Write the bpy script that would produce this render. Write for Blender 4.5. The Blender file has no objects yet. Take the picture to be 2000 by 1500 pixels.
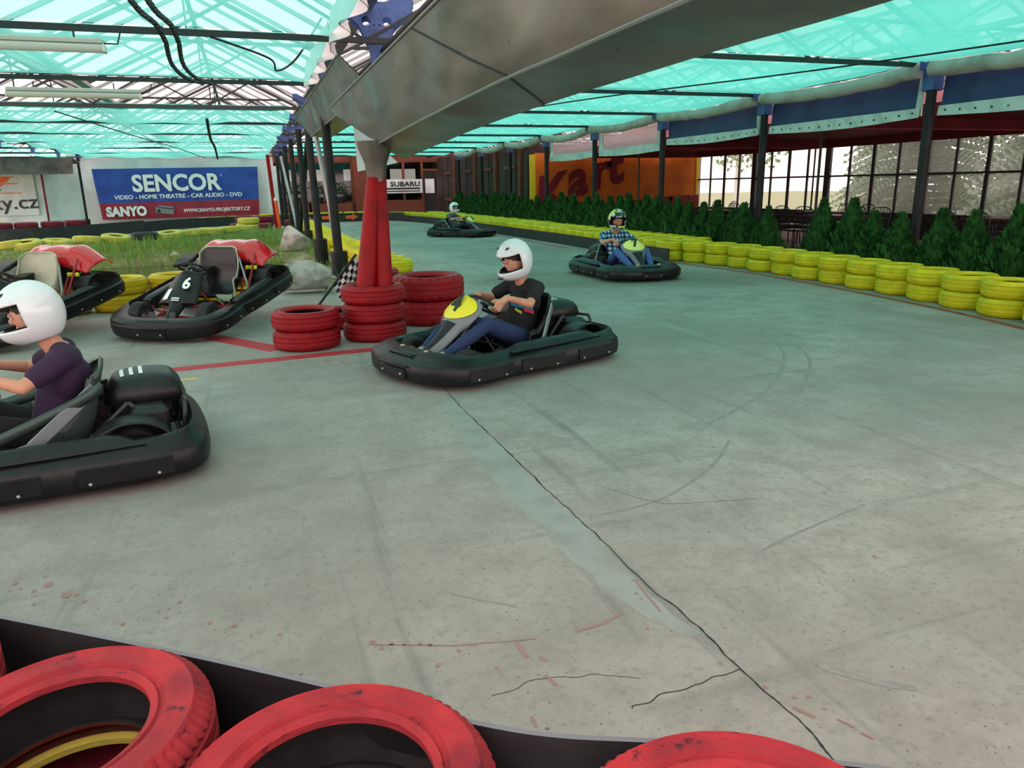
import bpy, bmesh, math, random
from mathutils import Vector, Matrix, noise
PI = math.pi
random.seed(7)
C = bpy.context.scene.collection
scene = bpy.context.scene

# ------------------------------------------------------------------ camera
YAW, PITCH, ROLL = math.radians(18.8), math.radians(14.9), math.radians(1.0)
FPX, CAMH = 1450.0, 1.5
fw = Vector((math.sin(YAW)*math.cos(PITCH), math.cos(YAW)*math.cos(PITCH), -math.sin(PITCH)))
r0 = Vector((math.cos(YAW), -math.sin(YAW), 0)); u0 = r0.cross(fw)
RT = r0*math.cos(ROLL) - u0*math.sin(ROLL); UP = u0*math.cos(ROLL) + r0*math.sin(ROLL)
cam_d = bpy.data.cameras.new('camera'); cam = bpy.data.objects.new('camera', cam_d); C.objects.link(cam)
m = Matrix.Identity(4)
for i in range(3):
    m[i][0], m[i][1], m[i][2] = RT[i], UP[i], -fw[i]
m[2][3] = CAMH
cam.matrix_world = m
cam_d.sensor_width = 36; cam_d.lens = FPX/2000*36; cam_d.clip_start = .05; cam_d.clip_end = 500
scene.camera = cam
def g(u, v, z=0.0):
    """point of the plane z seen at pixel u,v of the photograph"""
    d = fw + RT*((u-1000)/FPX) - UP*((v-750)/FPX)
    t = (z-CAMH)/d.z
    return Vector((d.x*t, d.y*t, z))

# ------------------------------------------------------------------ world, exposure
w = bpy.data.worlds.new('world'); scene.world = w; w.use_nodes = True
nt = w.node_tree; nt.nodes.clear()
wo = nt.nodes.new('ShaderNodeOutputWorld'); bg = nt.nodes.new('ShaderNodeBackground')
tc = nt.nodes.new('ShaderNodeTexCoord'); sep = nt.nodes.new('ShaderNodeSeparateXYZ'); rmp = nt.nodes.new('ShaderNodeValToRGB')
nt.links.new(tc.outputs['Generated'], sep.inputs[0]); nt.links.new(sep.outputs['Z'], rmp.inputs[0])
rmp.color_ramp.elements[0].position = 0.0; rmp.color_ramp.elements[0].color = (1.0, .79, .79, 1)
rmp.color_ramp.elements[1].position = 1.0; rmp.color_ramp.elements[1].color = (1.0, .735, .72, 1)
nt.links.new(rmp.outputs[0], bg.inputs[0]); bg.inputs[1].default_value = 3.0
nt.links.new(bg.outputs[0], wo.inputs[0])
sun_d = bpy.data.lights.new('sun', 'SUN'); sun_d.energy = .8; sun_d.angle = math.radians(40); sun_d.color = (1, .80, .78)
sun = bpy.data.objects.new('sun', sun_d); sun.rotation_euler = (math.radians(22), math.radians(-18), 0); sun.location = (0, 0, 20); C.objects.link(sun)
vs = scene.view_settings
vs.view_transform = 'Standard'; vs.look = 'None'; vs.gamma = 1; vs.use_curve_mapping = False; vs.exposure = 0.0

# ------------------------------------------------------------------ materials
def nodes(name):
    mt = bpy.data.materials.new(name); mt.use_nodes = True
    n = mt.node_tree; b = n.nodes['Principled BSDF']
    return mt, n, b
def srgb(r, g_, b):
    f = lambda c: (c/255/12.92) if c/255 <= .04045 else ((c/255+.055)/1.055)**2.4
    return (f(r), f(g_), f(b), 1)
def mixc(n, fac, a, b, mode='MIX'):
    x = n.nodes.new('ShaderNodeMix'); x.data_type = 'RGBA'; x.blend_type = mode
    if isinstance(fac, (int, float)): x.inputs['Factor'].default_value = fac
    else: n.links.new(fac, x.inputs['Factor'])
    for s, val in ((6, a), (7, b)):
        if isinstance(val, tuple): x.inputs[s].default_value = val
        else: n.links.new(val, x.inputs[s])
    return x.outputs[2]
def noisef(n, scale, lo, hi, detail=4, vec=None, rough=.5, dist=0):
    t = n.nodes.new('ShaderNodeTexNoise'); t.inputs['Scale'].default_value = scale; t.inputs['Detail'].default_value = detail
    t.inputs['Roughness'].default_value = rough; t.inputs['Distortion'].default_value = dist
    n.links.new(vec if vec else coords(n), t.inputs['Vector'])
    r = n.nodes.new('ShaderNodeMapRange'); r.inputs[1].default_value = lo; r.inputs[2].default_value = hi
    n.links.new(t.outputs['Fac'], r.inputs[0]); return r.outputs[0]
def coords(n, scale=None, rot=None, kind='Object'):
    c = n.nodes.new('ShaderNodeTexCoord')
    if scale is None and rot is None: return c.outputs[kind]
    mp = n.nodes.new('ShaderNodeMapping'); n.links.new(c.outputs[kind], mp.inputs[0])
    if scale: mp.inputs['Scale'].default_value = scale
    if rot: mp.inputs['Rotation'].default_value = rot
    return mp.outputs[0]
def bump(n, b, h, strength=.3, dist=.01):
    x = n.nodes.new('ShaderNodeBump'); x.inputs['Strength'].default_value = strength; x.inputs['Distance'].default_value = dist
    n.links.new(h, x.inputs['Height']); n.links.new(x.outputs[0], b.inputs['Normal'])
def mat(name, col, rough=.6, metal=0, var=None, vscale=6, lo=.45, hi=.65, bumps=0, bscale=40, spec=.5, coat=0):
    mt, n, b = nodes(name)
    col = srgb(*col) if len(col) == 3 else col
    b.inputs['Base Color'].default_value = col
    b.inputs['Roughness'].default_value = rough; b.inputs['Metallic'].default_value = metal
    b.inputs['Specular IOR Level'].default_value = spec; b.inputs['Coat Weight'].default_value = coat
    if var:
        var = srgb(*var)
        n.links.new(mixc(n, noisef(n, vscale, lo, hi, 6), col, var), b.inputs['Base Color'])
    if bumps: bump(n, b, noisef(n, bscale, 0, 1, 4), bumps)
    return mt
M = {}
def defm(key, *a, **k): M[key] = mat(key, *a, **k)
defm('black_plastic', (13, 14, 16), .42, var=(22, 23, 26), vscale=9, spec=.38, bumps=.05, bscale=60)
defm('dark_plastic', (16, 17, 19), .5)
defm('rubber', (22, 22, 23), .75, var=(34, 34, 34), vscale=12)
defm('belt_rubber', (30, 31, 33), .6, var=(55, 57, 58), vscale=3, lo=.5, hi=.8)
defm('belt_edge', (118, 122, 128), .7)
defm('steel', (165, 168, 170), .35, metal=.9)
defm('dark_steel', (44, 50, 52), .5, metal=.2)
defm('red_frame', (150, 22, 30), .35)
defm('gloss_red', (208, 24, 34), .16, coat=.6)
defm('seat_black', (20, 24, 26), .3)
defm('seat_cream', (186, 184, 160), .45, var=(160, 158, 134), vscale=5)
defm('seat_green', (62, 76, 72), .4)
defm('strut_grey', (150, 156, 158), .35, metal=.3)
defm('plate_yellow', (240, 226, 40), .35)
defm('plate_pale', (236, 232, 120), .35)
defm('mask_grey', (120, 124, 128), .3)
defm('ink', (16, 16, 18), .5)
defm('white_ink', (240, 240, 240), .5)
defm('engine_metal', (90, 88, 84), .45, metal=.6, var=(50, 48, 46), vscale=30)
defm('brass', (190, 150, 50), .35, metal=.8)
defm('post_black', (17, 19, 21), .5, var=(30, 33, 35), vscale=4, spec=.3)
defm('blue_steel', (66, 98, 158), .45, var=(50, 78, 130), vscale=7)
defm('galv_plain', (150, 152, 150), .4, metal=.6)
defm('white_tarp', (226, 226, 228), .7, var=(205, 204, 206), vscale=1.2, bumps=.2, bscale=3)
defm('beige_tarp', (190, 184, 178), .75, var=(160, 152, 146), vscale=3, bumps=.5, bscale=6)
defm('blue_tarp', (38, 62, 112), .55, var=(30, 48, 92), vscale=2, bumps=.5, bscale=4)
defm('hem', (206, 218, 216), .6, var=(180, 192, 190), vscale=5)
defm('banner_blue', (28, 74, 168), .5, var=(20, 62, 148), vscale=2, bumps=.4, bscale=2)
defm('banner_red', (160, 22, 54), .5, var=(138, 18, 46), vscale=2, bumps=.4, bscale=2)
defm('banner_orange', (214, 112, 16), .6, var=(190, 92, 10), vscale=1.5, bumps=.4, bscale=2)
defm('banner_yellow', (220, 190, 30), .6)
defm('maroon_ink', (122, 14, 30), .6)
defm('orange_paint', (250, 96, 24), .5)
defm('red_canopy', (112, 14, 34), .7, var=(88, 10, 26), vscale=1.5)
defm('wood', (118, 62, 30), .6, var=(92, 46, 22), vscale=5)
defm('dark_wood', (46, 28, 21), .6, var=(32, 20, 16), vscale=4)
defm('dark_room', (20, 18, 18), .8)
defm('stone', (184, 176, 168), .9, var=(138, 132, 126), vscale=5, bumps=1, bscale=9)
defm('pebble', (168, 160, 150), .9, var=(120, 112, 106), vscale=20)
defm('skin', (206, 150, 122), .55, var=(192, 132, 106), vscale=9)
defm('eye_white', (200, 190, 184), .4)
defm('hair', (48, 34, 26), .7)
defm('helmet_white', (226, 232, 236), .18, coat=.5)
defm('lining', (24, 24, 26), .9)
defm('visor', (40, 46, 52), .1, coat=.5)
defm('jeans', (34, 52, 92), .85, bumps=.2, bscale=80)
defm('light_jeans', (66, 96, 158), .85, bumps=.2, bscale=80)
defm('black_cloth', (20, 20, 22), .85)
defm('purple_cloth', (48, 26, 58), .85)
defm('grey_cloth', (72, 84, 98), .85, var=(90, 100, 112), vscale=10)
defm('beige_shoe', (170, 156, 130), .7)
defm('lamp_body', (196, 194, 184), .5)
defm('lamp_cover', (226, 232, 226), .35)
defm('bark', (70, 54, 42), .9)
defm('cable', (20, 24, 26), .5)
defm('curb_red', (150, 74, 52), .8, var=(128, 62, 44), vscale=8)
defm('pipe_red', (160, 2, 14), .5, spec=.25, var=(132, 4, 14), vscale=4)
defm('line_red', (180, 40, 54), .7, var=(160, 74, 78), vscale=9, lo=.5, hi=.75)
defm('spot_red', (150, 118, 114), .8)
defm('spot_yellow', (200, 186, 90), .8)
defm('crack_dark', (44, 46, 44), .95)
defm('tile_pink', (168, 136, 128), .8, var=(140, 112, 106), vscale=3)
defm('terrace_metal', (58, 56, 60), .3, metal=.6)
defm('table_maroon', (96, 34, 40), .4)
defm('conifer_post', (30, 26, 26), .6)
defm('leaf_plant', (60, 84, 60), .6, var=(30, 48, 34), vscale=12)

def painted_tyre(name, col, wear, under=(36, 34, 34), lo=.68, hi=.77, ro=.45):
    mt, n, b = nodes(name)
    base = mixc(n, noisef(n, 7, .4, .7, 5), srgb(*col), srgb(*wear))
    # worn streaks along the tread where the black rubber shows
    st = noisef(n, 1, lo, hi, 8, coords(n, (14, 14, 60)), .7)
    c2 = mixc(n, st, base, srgb(*under))
    n.links.new(c2, b.inputs['Base Color']); b.inputs['Roughness'].default_value = ro; b.inputs['Specular IOR Level'].default_value = .3
    bump(n, b, noisef(n, 1, 0, 1, 6, coords(n, (26, 26, 110)), .7), .8, .008)
    return mt
M['tyre_red'] = painted_tyre('tyre_red', (160, 12, 24), (136, 14, 28), (48, 16, 26)); M['tyre_red_near'] = painted_tyre('tyre_red_near', (170, 44, 50), (132, 34, 44), (44, 20, 32), .585, .66, .6)
M['tyre_yellow'] = painted_tyre('tyre_yellow', (216, 204, 26), (192, 180, 22), (104, 96, 24))
M['tyre_amber'] = painted_tyre('tyre_amber', (226, 190, 24), (206, 172, 24), (110, 96, 30))
M['tyre_faded'] = painted_tyre('tyre_faded', (206, 196, 80), (184, 176, 80), (104, 104, 64))
M['tyre_maroon'] = painted_tyre('tyre_maroon', (128, 28, 48), (104, 24, 42), (50, 20, 30))
M['tyre_black'] = painted_tyre('tyre_black', (44, 46, 50), (34, 36, 38), (26, 26, 28))

def concrete():
    mt, n, b = nodes('concrete')
    a = mixc(n, noisef(n, .45, .35, .68, 6, dist=.6), srgb(168, 165, 157), srgb(136, 134, 126))
    a = mixc(n, noisef(n, 3.5, .42, .8, 8, rough=.65), a, srgb(132, 128, 120))
    # bluish filler patch beside the slab joint
    a = mixc(n, noisef(n, 1, .60, .74, 5, coords(n, (1.2, .35, 1), (0, 0, .5)), .6), a, srgb(154, 158, 153))
    # tyre skids: long streaks following the corner
    sk = noisef(n, 1, .60, .80, 6, coords(n, (7, .35, 1), (0, 0, math.radians(-28))), .55, .4)
    a = mixc(n, sk, a, srgb(104, 106, 102))
    sk2 = noisef(n, 1, .62, .80, 6, coords(n, (.4, 6, 1), (0, 0, math.radians(12))), .5, .4)
    a = mixc(n, sk2, a, srgb(112, 112, 106))
    a = mixc(n, noisef(n, 22, .5, .75, 8, rough=.8), a, srgb(118, 118, 110)); a = mixc(n, noisef(n, .28, .55, .68, 5, dist=1), a, srgb(124, 120, 108), 'MIX')
    # pits
    pt = noisef(n, 60, .66, .74, 2)
    a = mixc(n, pt, a, srgb(92, 94, 88))
    n.links.new(a, b.inputs['Base Color']); b.inputs['Roughness'].default_value = .72
    bump(n, b, noisef(n, 45, 0, 1, 6, rough=.7), .35, .008)
    return mt
M['concrete'] = concrete()
def galv():
    mt, n, b = nodes('galvanised_sheet')
    a = mixc(n, noisef(n, 1, .35, .7, 5, coords(n, (1.5, .8, 3)), .5, .8), srgb(140, 132, 126), srgb(98, 90, 84))
    a = mixc(n, noisef(n, 1, .66, .72, 5, coords(n, (9, 9, 9)), .7), a, srgb(70, 64, 58))
    n.links.new(a, b.inputs['Base Color']); b.inputs['Metallic'].default_value = .85
    n.links.new(noisef(n, 2, -1, 2.2, 4), b.inputs['Roughness'])
    b.inputs['Roughness'].default_value = .4
    r = n.nodes.new('ShaderNodeMapRange'); r.inputs[3].default_value = .3; r.inputs[4].default_value = .5
    n.links.new(noisef(n, 2, .3, .7, 4), r.inputs[0]); n.links.new(r.outputs[0], b.inputs['Roughness'])
    bump(n, b, noisef(n, 1, 0, 1, 2, coords(n, (.8, .9, 2))), .6, .05)
    return mt
M['galv'] = galv()
def netting(name, col, dens, lum=1.0):
    mt = bpy.data.materials.new(name); mt.use_nodes = True; n = mt.node_tree; n.nodes.clear()
    o = n.nodes.new('ShaderNodeOutputMaterial'); tr = n.nodes.new('ShaderNodeBsdfTransparent'); tl = n.nodes.new('ShaderNodeBsdfTranslucent')
    df = n.nodes.new('ShaderNodeBsdfDiffuse'); mx = n.nodes.new('ShaderNodeMixShader'); m2 = n.nodes.new('ShaderNodeMixShader')
    c = srgb(*col)
    tr.inputs[0].default_value = (.80, .95, .93, 1)
    n.links.new(mixc(n, noisef(n, .8, .3, .7, 4), c, tuple(x*.86 for x in c[:3])+(1,)), tl.inputs[0]); df.inputs[0].default_value = c
    m2.inputs[0].default_value = .2; n.links.new(tl.outputs[0], m2.inputs[1]); n.links.new(df.outputs[0], m2.inputs[2])
    mx.inputs[0].default_value = dens; n.links.new(tr.outputs[0], mx.inputs[1]); n.links.new(m2.outputs[0], mx.inputs[2])
    n.links.new(mx.outputs[0], o.inputs[0]); return mt
M['net'] = netting('teal_netting', (108, 214, 200), .76); M['net_dense'] = netting('teal_netting_dense', (84, 204, 188), .93)
def clear(name, tint, dens, col=(.9, .9, .9, 1), gl=.12):
    """clear glass or film: mostly transparent, a little milky, a little gloss"""
    mt = bpy.data.materials.new(name); mt.use_nodes = True; n = mt.node_tree; n.nodes.clear()
    o = n.nodes.new('ShaderNodeOutputMaterial'); tr = n.nodes.new('ShaderNodeBsdfTransparent'); tl = n.nodes.new('ShaderNodeBsdfTranslucent')
    gs = n.nodes.new('ShaderNodeBsdfGlossy'); gs.inputs['Roughness'].default_value = gl
    mx = n.nodes.new('ShaderNodeMixShader'); m2 = n.nodes.new('ShaderNodeMixShader')
    tr.inputs[0].default_value = tint; tl.inputs[0].default_value = col
    mx.inputs[0].default_value = dens; n.links.new(tr.outputs[0], mx.inputs[1]); n.links.new(tl.outputs[0], mx.inputs[2])
    m2.inputs[0].default_value = .06; n.links.new(mx.outputs[0], m2.inputs[1]); n.links.new(gs.outputs[0], m2.inputs[2])
    n.links.new(m2.outputs[0], o.inputs[0]); return mt
M['roof_glass'] = clear('roof_glass', (.95, .96, .96, 1), .15)
M['film'] = clear('window_film', (.86, .9, .86, 1), .30, (.62, .66, .62, 1))
M['clear_curtain'] = clear('clear_curtain', (.75, .78, .76, 1), .4, (.7, .68, .68, 1))
M['dark_glass'] = clear('dark_glass', (.35, .38, .36, 1), .05, (.2, .2, .2, 1), .05)
def water():
    mt, n, b = nodes('pond_water'); b.inputs['Base Color'].default_value = srgb(52, 62, 40); b.inputs['Roughness'].default_value = .06
    bump(n, b, noisef(n, 12, 0, 1, 2), .15, .01); return mt
M['water'] = water()
def brickm():
    mt, n, b = nodes('brick'); t = n.nodes.new('ShaderNodeTexBrick')
    n.links.new(coords(n, None, (PI/2, 0, 0)), t.inputs[0]); t.inputs['Scale'].default_value = 4
    t.inputs['Color1'].default_value = srgb(124, 54, 32); t.inputs['Color2'].default_value = srgb(100, 42, 27); t.inputs['Mortar'].default_value = srgb(88, 66, 54)
    n.links.new(t.outputs[0], b.inputs['Base Color']); b.inputs['Roughness'].default_value = .8; return mt
M['brick'] = brickm()
def plaid():
    mt, n, b = nodes('plaid_cloth')
    def band(axis, sc):
        wv = n.nodes.new('ShaderNodeTexWave'); wv.bands_direction = axis; wv.inputs['Scale'].default_value = sc
        n.links.new(coords(n), wv.inputs['Vector']); r = n.nodes.new('ShaderNodeMapRange'); r.inputs[1].default_value = .45; r.inputs[2].default_value = .6
        n.links.new(wv.outputs['Fac'], r.inputs[0]); return r.outputs[0]
    a = mixc(n, band('X', 5.5), srgb(190, 214, 224), srgb(40, 92, 130))
    a = mixc(n, band('Z', 4.5), a, srgb(70, 130, 160), 'MULTIPLY')
    n.links.new(a, b.inputs['Base Color']); b.inputs['Roughness'].default_value = .8; return mt
M['plaid'] = plaid()
def helmet_pattern():
    mt, n, b = nodes('helmet_pattern')
    a = mixc(n, noisef(n, 1, .50, .52, 1, coords(n, (9, 5, 14), (.3, .5, .2)), .5, 1.2), srgb(22, 24, 28), srgb(220, 222, 214))
    a = mixc(n, noisef(n, 1, .56, .58, 1, coords(n, (12, 6, 8), (.9, .1, .4)), .5, 1), a, srgb(222, 214, 40))
    n.links.new(a, b.inputs['Base Color']); b.inputs['Roughness'].default_value = .2; b.inputs['Coat Weight'].default_value = .5; return mt
M['helmet_pattern'] = helmet_pattern()
def foliage(name, a1, a2):
    mt, n, b = nodes(name)
    n.links.new(mixc(n, noisef(n, 9, .35, .65, 4), srgb(*a1), srgb(*a2)), b.inputs['Base Color'])
    b.inputs['Roughness'].default_value = .7; b.inputs['Specular IOR Level'].default_value = .2
    return mt
M['thuja'] = foliage('thuja', (58, 112, 52), (26, 64, 34))
M['spruce'] = foliage('spruce', (140, 172, 142), (100, 130, 104))
M['grass'] = foliage('grass', (120, 168, 70), (92, 132, 58))
M['dry_grass'] = foliage('dry_grass', (150, 142, 92), (120, 116, 74))
M['soil'] = mat('soil', (112, 112, 74), .95, var=(148, 140, 122), vscale=2.5, bumps=.8, bscale=12)
M['lawn'] = mat('lawn', (128, 146, 100), .95, var=(150, 150, 120), vscale=.5)

# ------------------------------------------------------------------ mesh helpers
class MB:
    def __init__(s): s.v = []; s.f = []; s.mi = []
    def add(s, vs_, fs, mi=0):
        o = len(s.v); s.v += [tuple(p) for p in vs_]; s.f += [tuple(o+i for i in f) for f in fs]; s.mi += [mi]*len(fs)
    def box(s, c, d, rot=None, bev=0, mi=0):
        hx, hy, hz = d[0]/2, d[1]/2, d[2]/2
        if bev:
            b = min(bev, hx*.9, hy*.9, hz*.9)
            rings = [(-hz, b), (-hz+b, 0), (hz-b, 0), (hz, b)]; pts = []
            for z, i in rings:
                x, y = hx-i, hy-i; k = b*.6 if i == 0 else b*.3
                pts += [(x-k, -y, z), (x, -y+k, z), (x, y-k, z), (x-k, y, z), (-x+k, y, z), (-x, y-k, z), (-x, -y+k, z), (-x+k, -y, z)]
            fs = [(r*8+i, r*8+(i+1) % 8, r*8+8+(i+1) % 8, r*8+8+i) for r in range(3) for i in range(8)]
            fs += [tuple(range(7, -1, -1)), tuple(range(24, 32))]
        else:
            pts = [(x, y, z) for z in (-hz, hz) for x, y in ((-hx, -hy), (hx, -hy), (hx, hy), (-hx, hy))]
            fs = [(3, 2, 1, 0), (4, 5, 6, 7), (0, 1, 5, 4), (1, 2, 6, 5), (2, 3, 7, 6), (3, 0, 4, 7)]
        c = Vector(c)
        pts = [(rot @ Vector(p) if rot else Vector(p)) + c for p in pts]
        s.add(pts, fs, mi); return s
    def bar(s, a, b, w, h=None, mi=0):
        a, b = Vector(a), Vector(b); d = b-a; h = h or w
        q = d.to_track_quat('Y', 'Z').to_matrix()
        return s.box((a+b)/2, (w, d.length, h), q, 0, mi)
    def tube(s, pts, r, n=8, closed=False, mi=0, cap=True):
        pts = [Vector(p) for p in pts]; N = len(pts)
        rs = r if isinstance(r, (list, tuple)) else [r]*N
        vs_ = []; up = None
        for i, p in enumerate(pts):
            if closed: t = pts[(i+1) % N]-pts[i-1]
            else: t = pts[min(i+1, N-1)]-pts[max(i-1, 0)]
            t.normalize()
            if up is None: up = Vector((0, 0, 1)) if abs(t.z) < .9 else Vector((1, 0, 0))
            x = t.cross(up); x.normalize(); y = x.cross(t); up = y
            for k in range(n):
                a = 2*PI*k/n; vs_.append(p + x*math.cos(a)*rs[i] + y*math.sin(a)*rs[i])
        fs = []
        for i in range(N if closed else N-1):
            j = (i+1) % N
            fs += [(i*n+k, i*n+(k+1) % n, j*n+(k+1) % n, j*n+k) for k in range(n)]
        if not closed and cap: fs += [tuple(range(n-1, -1, -1)), tuple((N-1)*n+k for k in range(n))]
        s.add(vs_, fs, mi); return s
    def lathe(s, prof, n=32, axis='Z', c=(0, 0, 0), mi=0, closed=True, mod=None, mis=None):
        c = Vector(c); P = len(prof); vs_ = []
        for k in range(n):
            a = 2*PI*k/n
            for j, (r, z) in enumerate(prof):
                if mod: r = mod(r, z, a, j)
                x, y = r*math.cos(a), r*math.sin(a)
                vs_.append(c + (Vector((x, y, z)) if axis == 'Z' else Vector((z, x, y)) if axis == 'X' else Vector((y, z, x))))
        L = P if closed else P-1
        for j in range(L):
            fs = [(k*P+j, ((k+1) % n)*P+j, ((k+1) % n)*P+(j+1) % P, k*P+(j+1) % P) for k in range(n)]
            if mis is None: pass
            s_mi = mis[j] if mis else mi
            o = len(s.v) if j == 0 else o
            if j == 0: s.v += [tuple(p) for p in vs_]
            s.f += [tuple(o+i for i in f) for f in fs]; s.mi += [s_mi]*len(fs)
        return s
    def grid(s, fn, nu, nv, mi=0, closeu=False):
        vs_ = [fn(i/(nu), j/(nv)) for i in range(nu+(0 if closeu else 1)) for j in range(nv+1)]
        W = nv+1; U = nu+(0 if closeu else 1)
        fs = []
        for i in range(nu):
            i2 = (i+1) % U if closeu else i+1
            for j in range(nv): fs.append((i*W+j, i2*W+j, i2*W+j+1, i*W+j+1))
        s.add(vs_, fs, mi); return s
    def poly(s, pts, th, mi=0):
        """flat outline in 3D extruded by vector th"""
        pts = [Vector(p) for p in pts]; th = Vector(th); n = len(pts)
        s.add(pts + [p+th for p in pts], [tuple(range(n-1, -1, -1)), tuple(range(n, 2*n))] + [(i, (i+1) % n, n+(i+1) % n, n+i) for i in range(n)], mi); return s
    def ball(s, c, r, n=12, m_=8, mi=0):
        c = Vector(c); r = Vector(r) if not isinstance(r, (int, float)) else Vector((r, r, r))
        vs_ = [c+Vector((0, 0, -r.z))]
        for j in range(1, m_):
            p = -PI/2+PI*j/m_
            for k in range(n):
                a = 2*PI*k/n; vs_.append(c+Vector((r.x*math.cos(p)*math.cos(a), r.y*math.cos(p)*math.sin(a), r.z*math.sin(p))))
        vs_.append(c+Vector((0, 0, r.z))); L = len(vs_)-1
        fs = [(0, 1+(k+1) % n, 1+k) for k in range(n)] + [(L, L-n+k, L-n+(k+1) % n) for k in range(n)]
        for j in range(m_-2):
            fs += [(1+j*n+k, 1+j*n+(k+1) % n, 1+(j+1)*n+(k+1) % n, 1+(j+1)*n+k) for k in range(n)]
        s.add(vs_, fs, mi); return s
    def mesh(s, name, mats, smooth=40):
        me = bpy.data.meshes.new(name); me.from_pydata(s.v, [], s.f)
        for x in (mats if isinstance(mats, (list, tuple)) else [mats]): me.materials.append(M[x] if isinstance(x, str) else x)
        if any(s.mi): me.polygons.foreach_set('material_index', s.mi)
        if smooth:
            me.polygons.foreach_set('use_smooth', [True]*len(me.polygons))
            try: me.set_sharp_from_angle(angle=math.radians(smooth))
            except Exception: pass
        me.update(); return me
    def build(s, name, mats, parent=None, smooth=40, loc=None):
        o = bpy.data.objects.new(name, s.mesh(name, mats, smooth)); C.objects.link(o)
        if parent: o.parent = parent
        if loc: o.location = loc
        return o
def tag(o, label=None, cat=None, group=None, kind=None):
    if label: o['label'] = label
    if cat: o['category'] = cat
    if group: o['group'] = group
    if kind: o['kind'] = kind
    return o
def thing(name, label, cat, loc=(0, 0, 0), rz=0, group=None):
    o = bpy.data.objects.new(name, None); C.objects.link(o); o.empty_display_size = .2
    o.location = loc; o.rotation_euler = (0, 0, rz); return tag(o, label, cat, group)
def inst(name, me, loc=(0, 0, 0), rot=(0, 0, 0), parent=None, scale=None):
    o = bpy.data.objects.new(name, me); C.objects.link(o); o.location = loc; o.rotation_euler = rot
    if parent: o.parent = parent
    if scale: o.scale = scale
    return o
def struct(name, mb, mats, parent=None, smooth=40):
    o = mb.build(name, mats, parent, smooth)
    if not parent: o['kind'] = 'structure'
    return o
def text(name, body, size, mats, origin, right, up, parent, bold=0.0, width=None, shear=0, depth=.004, align='LEFT', space=1.0):
    cu = bpy.data.curves.new(name, 'FONT'); cu.body = body; cu.size = size; cu.offset = bold; cu.extrude = depth; cu.shear = shear
    cu.align_x = align; cu.align_y = 'BOTTOM_BASELINE'; cu.space_character = space; cu.resolution_u = 3
    tmp = bpy.data.objects.new('t', cu); C.objects.link(tmp)
    dg = bpy.context.evaluated_depsgraph_get(); dg.update()
    me = bpy.data.meshes.new_from_object(tmp.evaluated_get(dg)); bpy.data.objects.remove(tmp); me.name = name
    me.materials.clear(); me.materials.append(M[mats])
    if width:
        xs = [v.co.x for v in me.vertices]; k = width/(max(xs)-min(xs)); x0 = min(xs)
        for v in me.vertices: v.co.x = (v.co.x-x0)*k
    o = bpy.data.objects.new(name, me); C.objects.link(o)
    right = Vector(right).normalized(); up = Vector(up); up = (up - right*up.dot(right)).normalized(); nn = right.cross(up)
    mm = Matrix.Identity(4)
    for i in range(3): mm[i][0], mm[i][1], mm[i][2], mm[i][3] = right[i], up[i], nn[i], origin[i]
    o.matrix_local = mm
    if parent: o.parent = parent
    return o
def crv(pts, n=8, closed=False):
    """Catmull-Rom through pts"""
    pts = [Vector(p) for p in pts]; N = len(pts); out = []
    for i in range(N if closed else N-1):
        p = [pts[(i+k) % N] if closed else pts[max(0, min(N-1, i+k))] for k in (-1, 0, 1, 2)]
        for j in range(n):
            t = j/n
            out.append(.5*((2*p[1]) + (p[2]-p[0])*t + (2*p[0]-5*p[1]+4*p[2]-p[3])*t*t + (3*p[1]-p[0]-3*p[2]+p[3])*t**3))
    if not closed: out.append(pts[-1])
    return out
def arclen(pts, step, start=0):
    """points every `step` along a polyline, with direction"""
    out = []; need = start
    for a, b in zip(pts, pts[1:]):
        L = (b-a).length
        while need <= L:
            out.append((a.lerp(b, need/L), (b-a).normalized())); need += step
        need -= L
    return out
def fnoise(p, s=1.0): return noise.noise(Vector(p)*s)
# ================================================================== THE SETTING
# ---- floor slab with its joint, cracks and paint
def zfloor(x, y): return 0.0
fl = MB(); fl.box((1.7, 18, -.06), (16.0, 52, .12)); floor = struct('floor', fl, 'concrete', smooth=0)
floor['label'] = 'pale grey worn concrete track surface with skid marks and a long crack'
def ribbon(mb, pts, wd, z=.0012):
    pts = [Vector((p[0], p[1], z)) for p in pts]; L = []; R_ = []
    for i, p in enumerate(pts):
        t = pts[min(i+1, len(pts)-1)]-pts[max(i-1, 0)]; t.normalize(); nn = Vector((-t.y, t.x, 0))
        wv = wd(i) if callable(wd) else wd
        L.append(p+nn*wv/2); R_.append(p-nn*wv/2)
    n = len(pts); mb.add(L+R_, [(i+1, i, n+i, n+i+1) for i in range(n-1)])
def wob(pts, amp, sub=10, seed=0):
    out = []
    for a, b in zip(pts, pts[1:]):
        for k in range(sub):
            p = a.lerp(b, k/sub); out.append(p+Vector((fnoise((p.x*9+seed, p.y*9, seed), 1.3)*amp, fnoise((p.y*9, p.x*9, 5+seed), 1.7)*amp, 0)))
    return out+[pts[-1]]
cr = MB()
main = [g(*p) for p in [(862, 752), (905, 800), (1000, 890), (1080, 968), (1160, 1040), (1270, 1150), (1362, 1222), (1450, 1310), (1510, 1365), (1560, 1405), (1612, 1470), (1640, 1500)]]
rnd = random.Random(3)
wm = wob(main, .012, 14); ribbon(cr, wm, lambda i: .004+.007*abs(fnoise((i*.31, 0, 2))*1.6))
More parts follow.
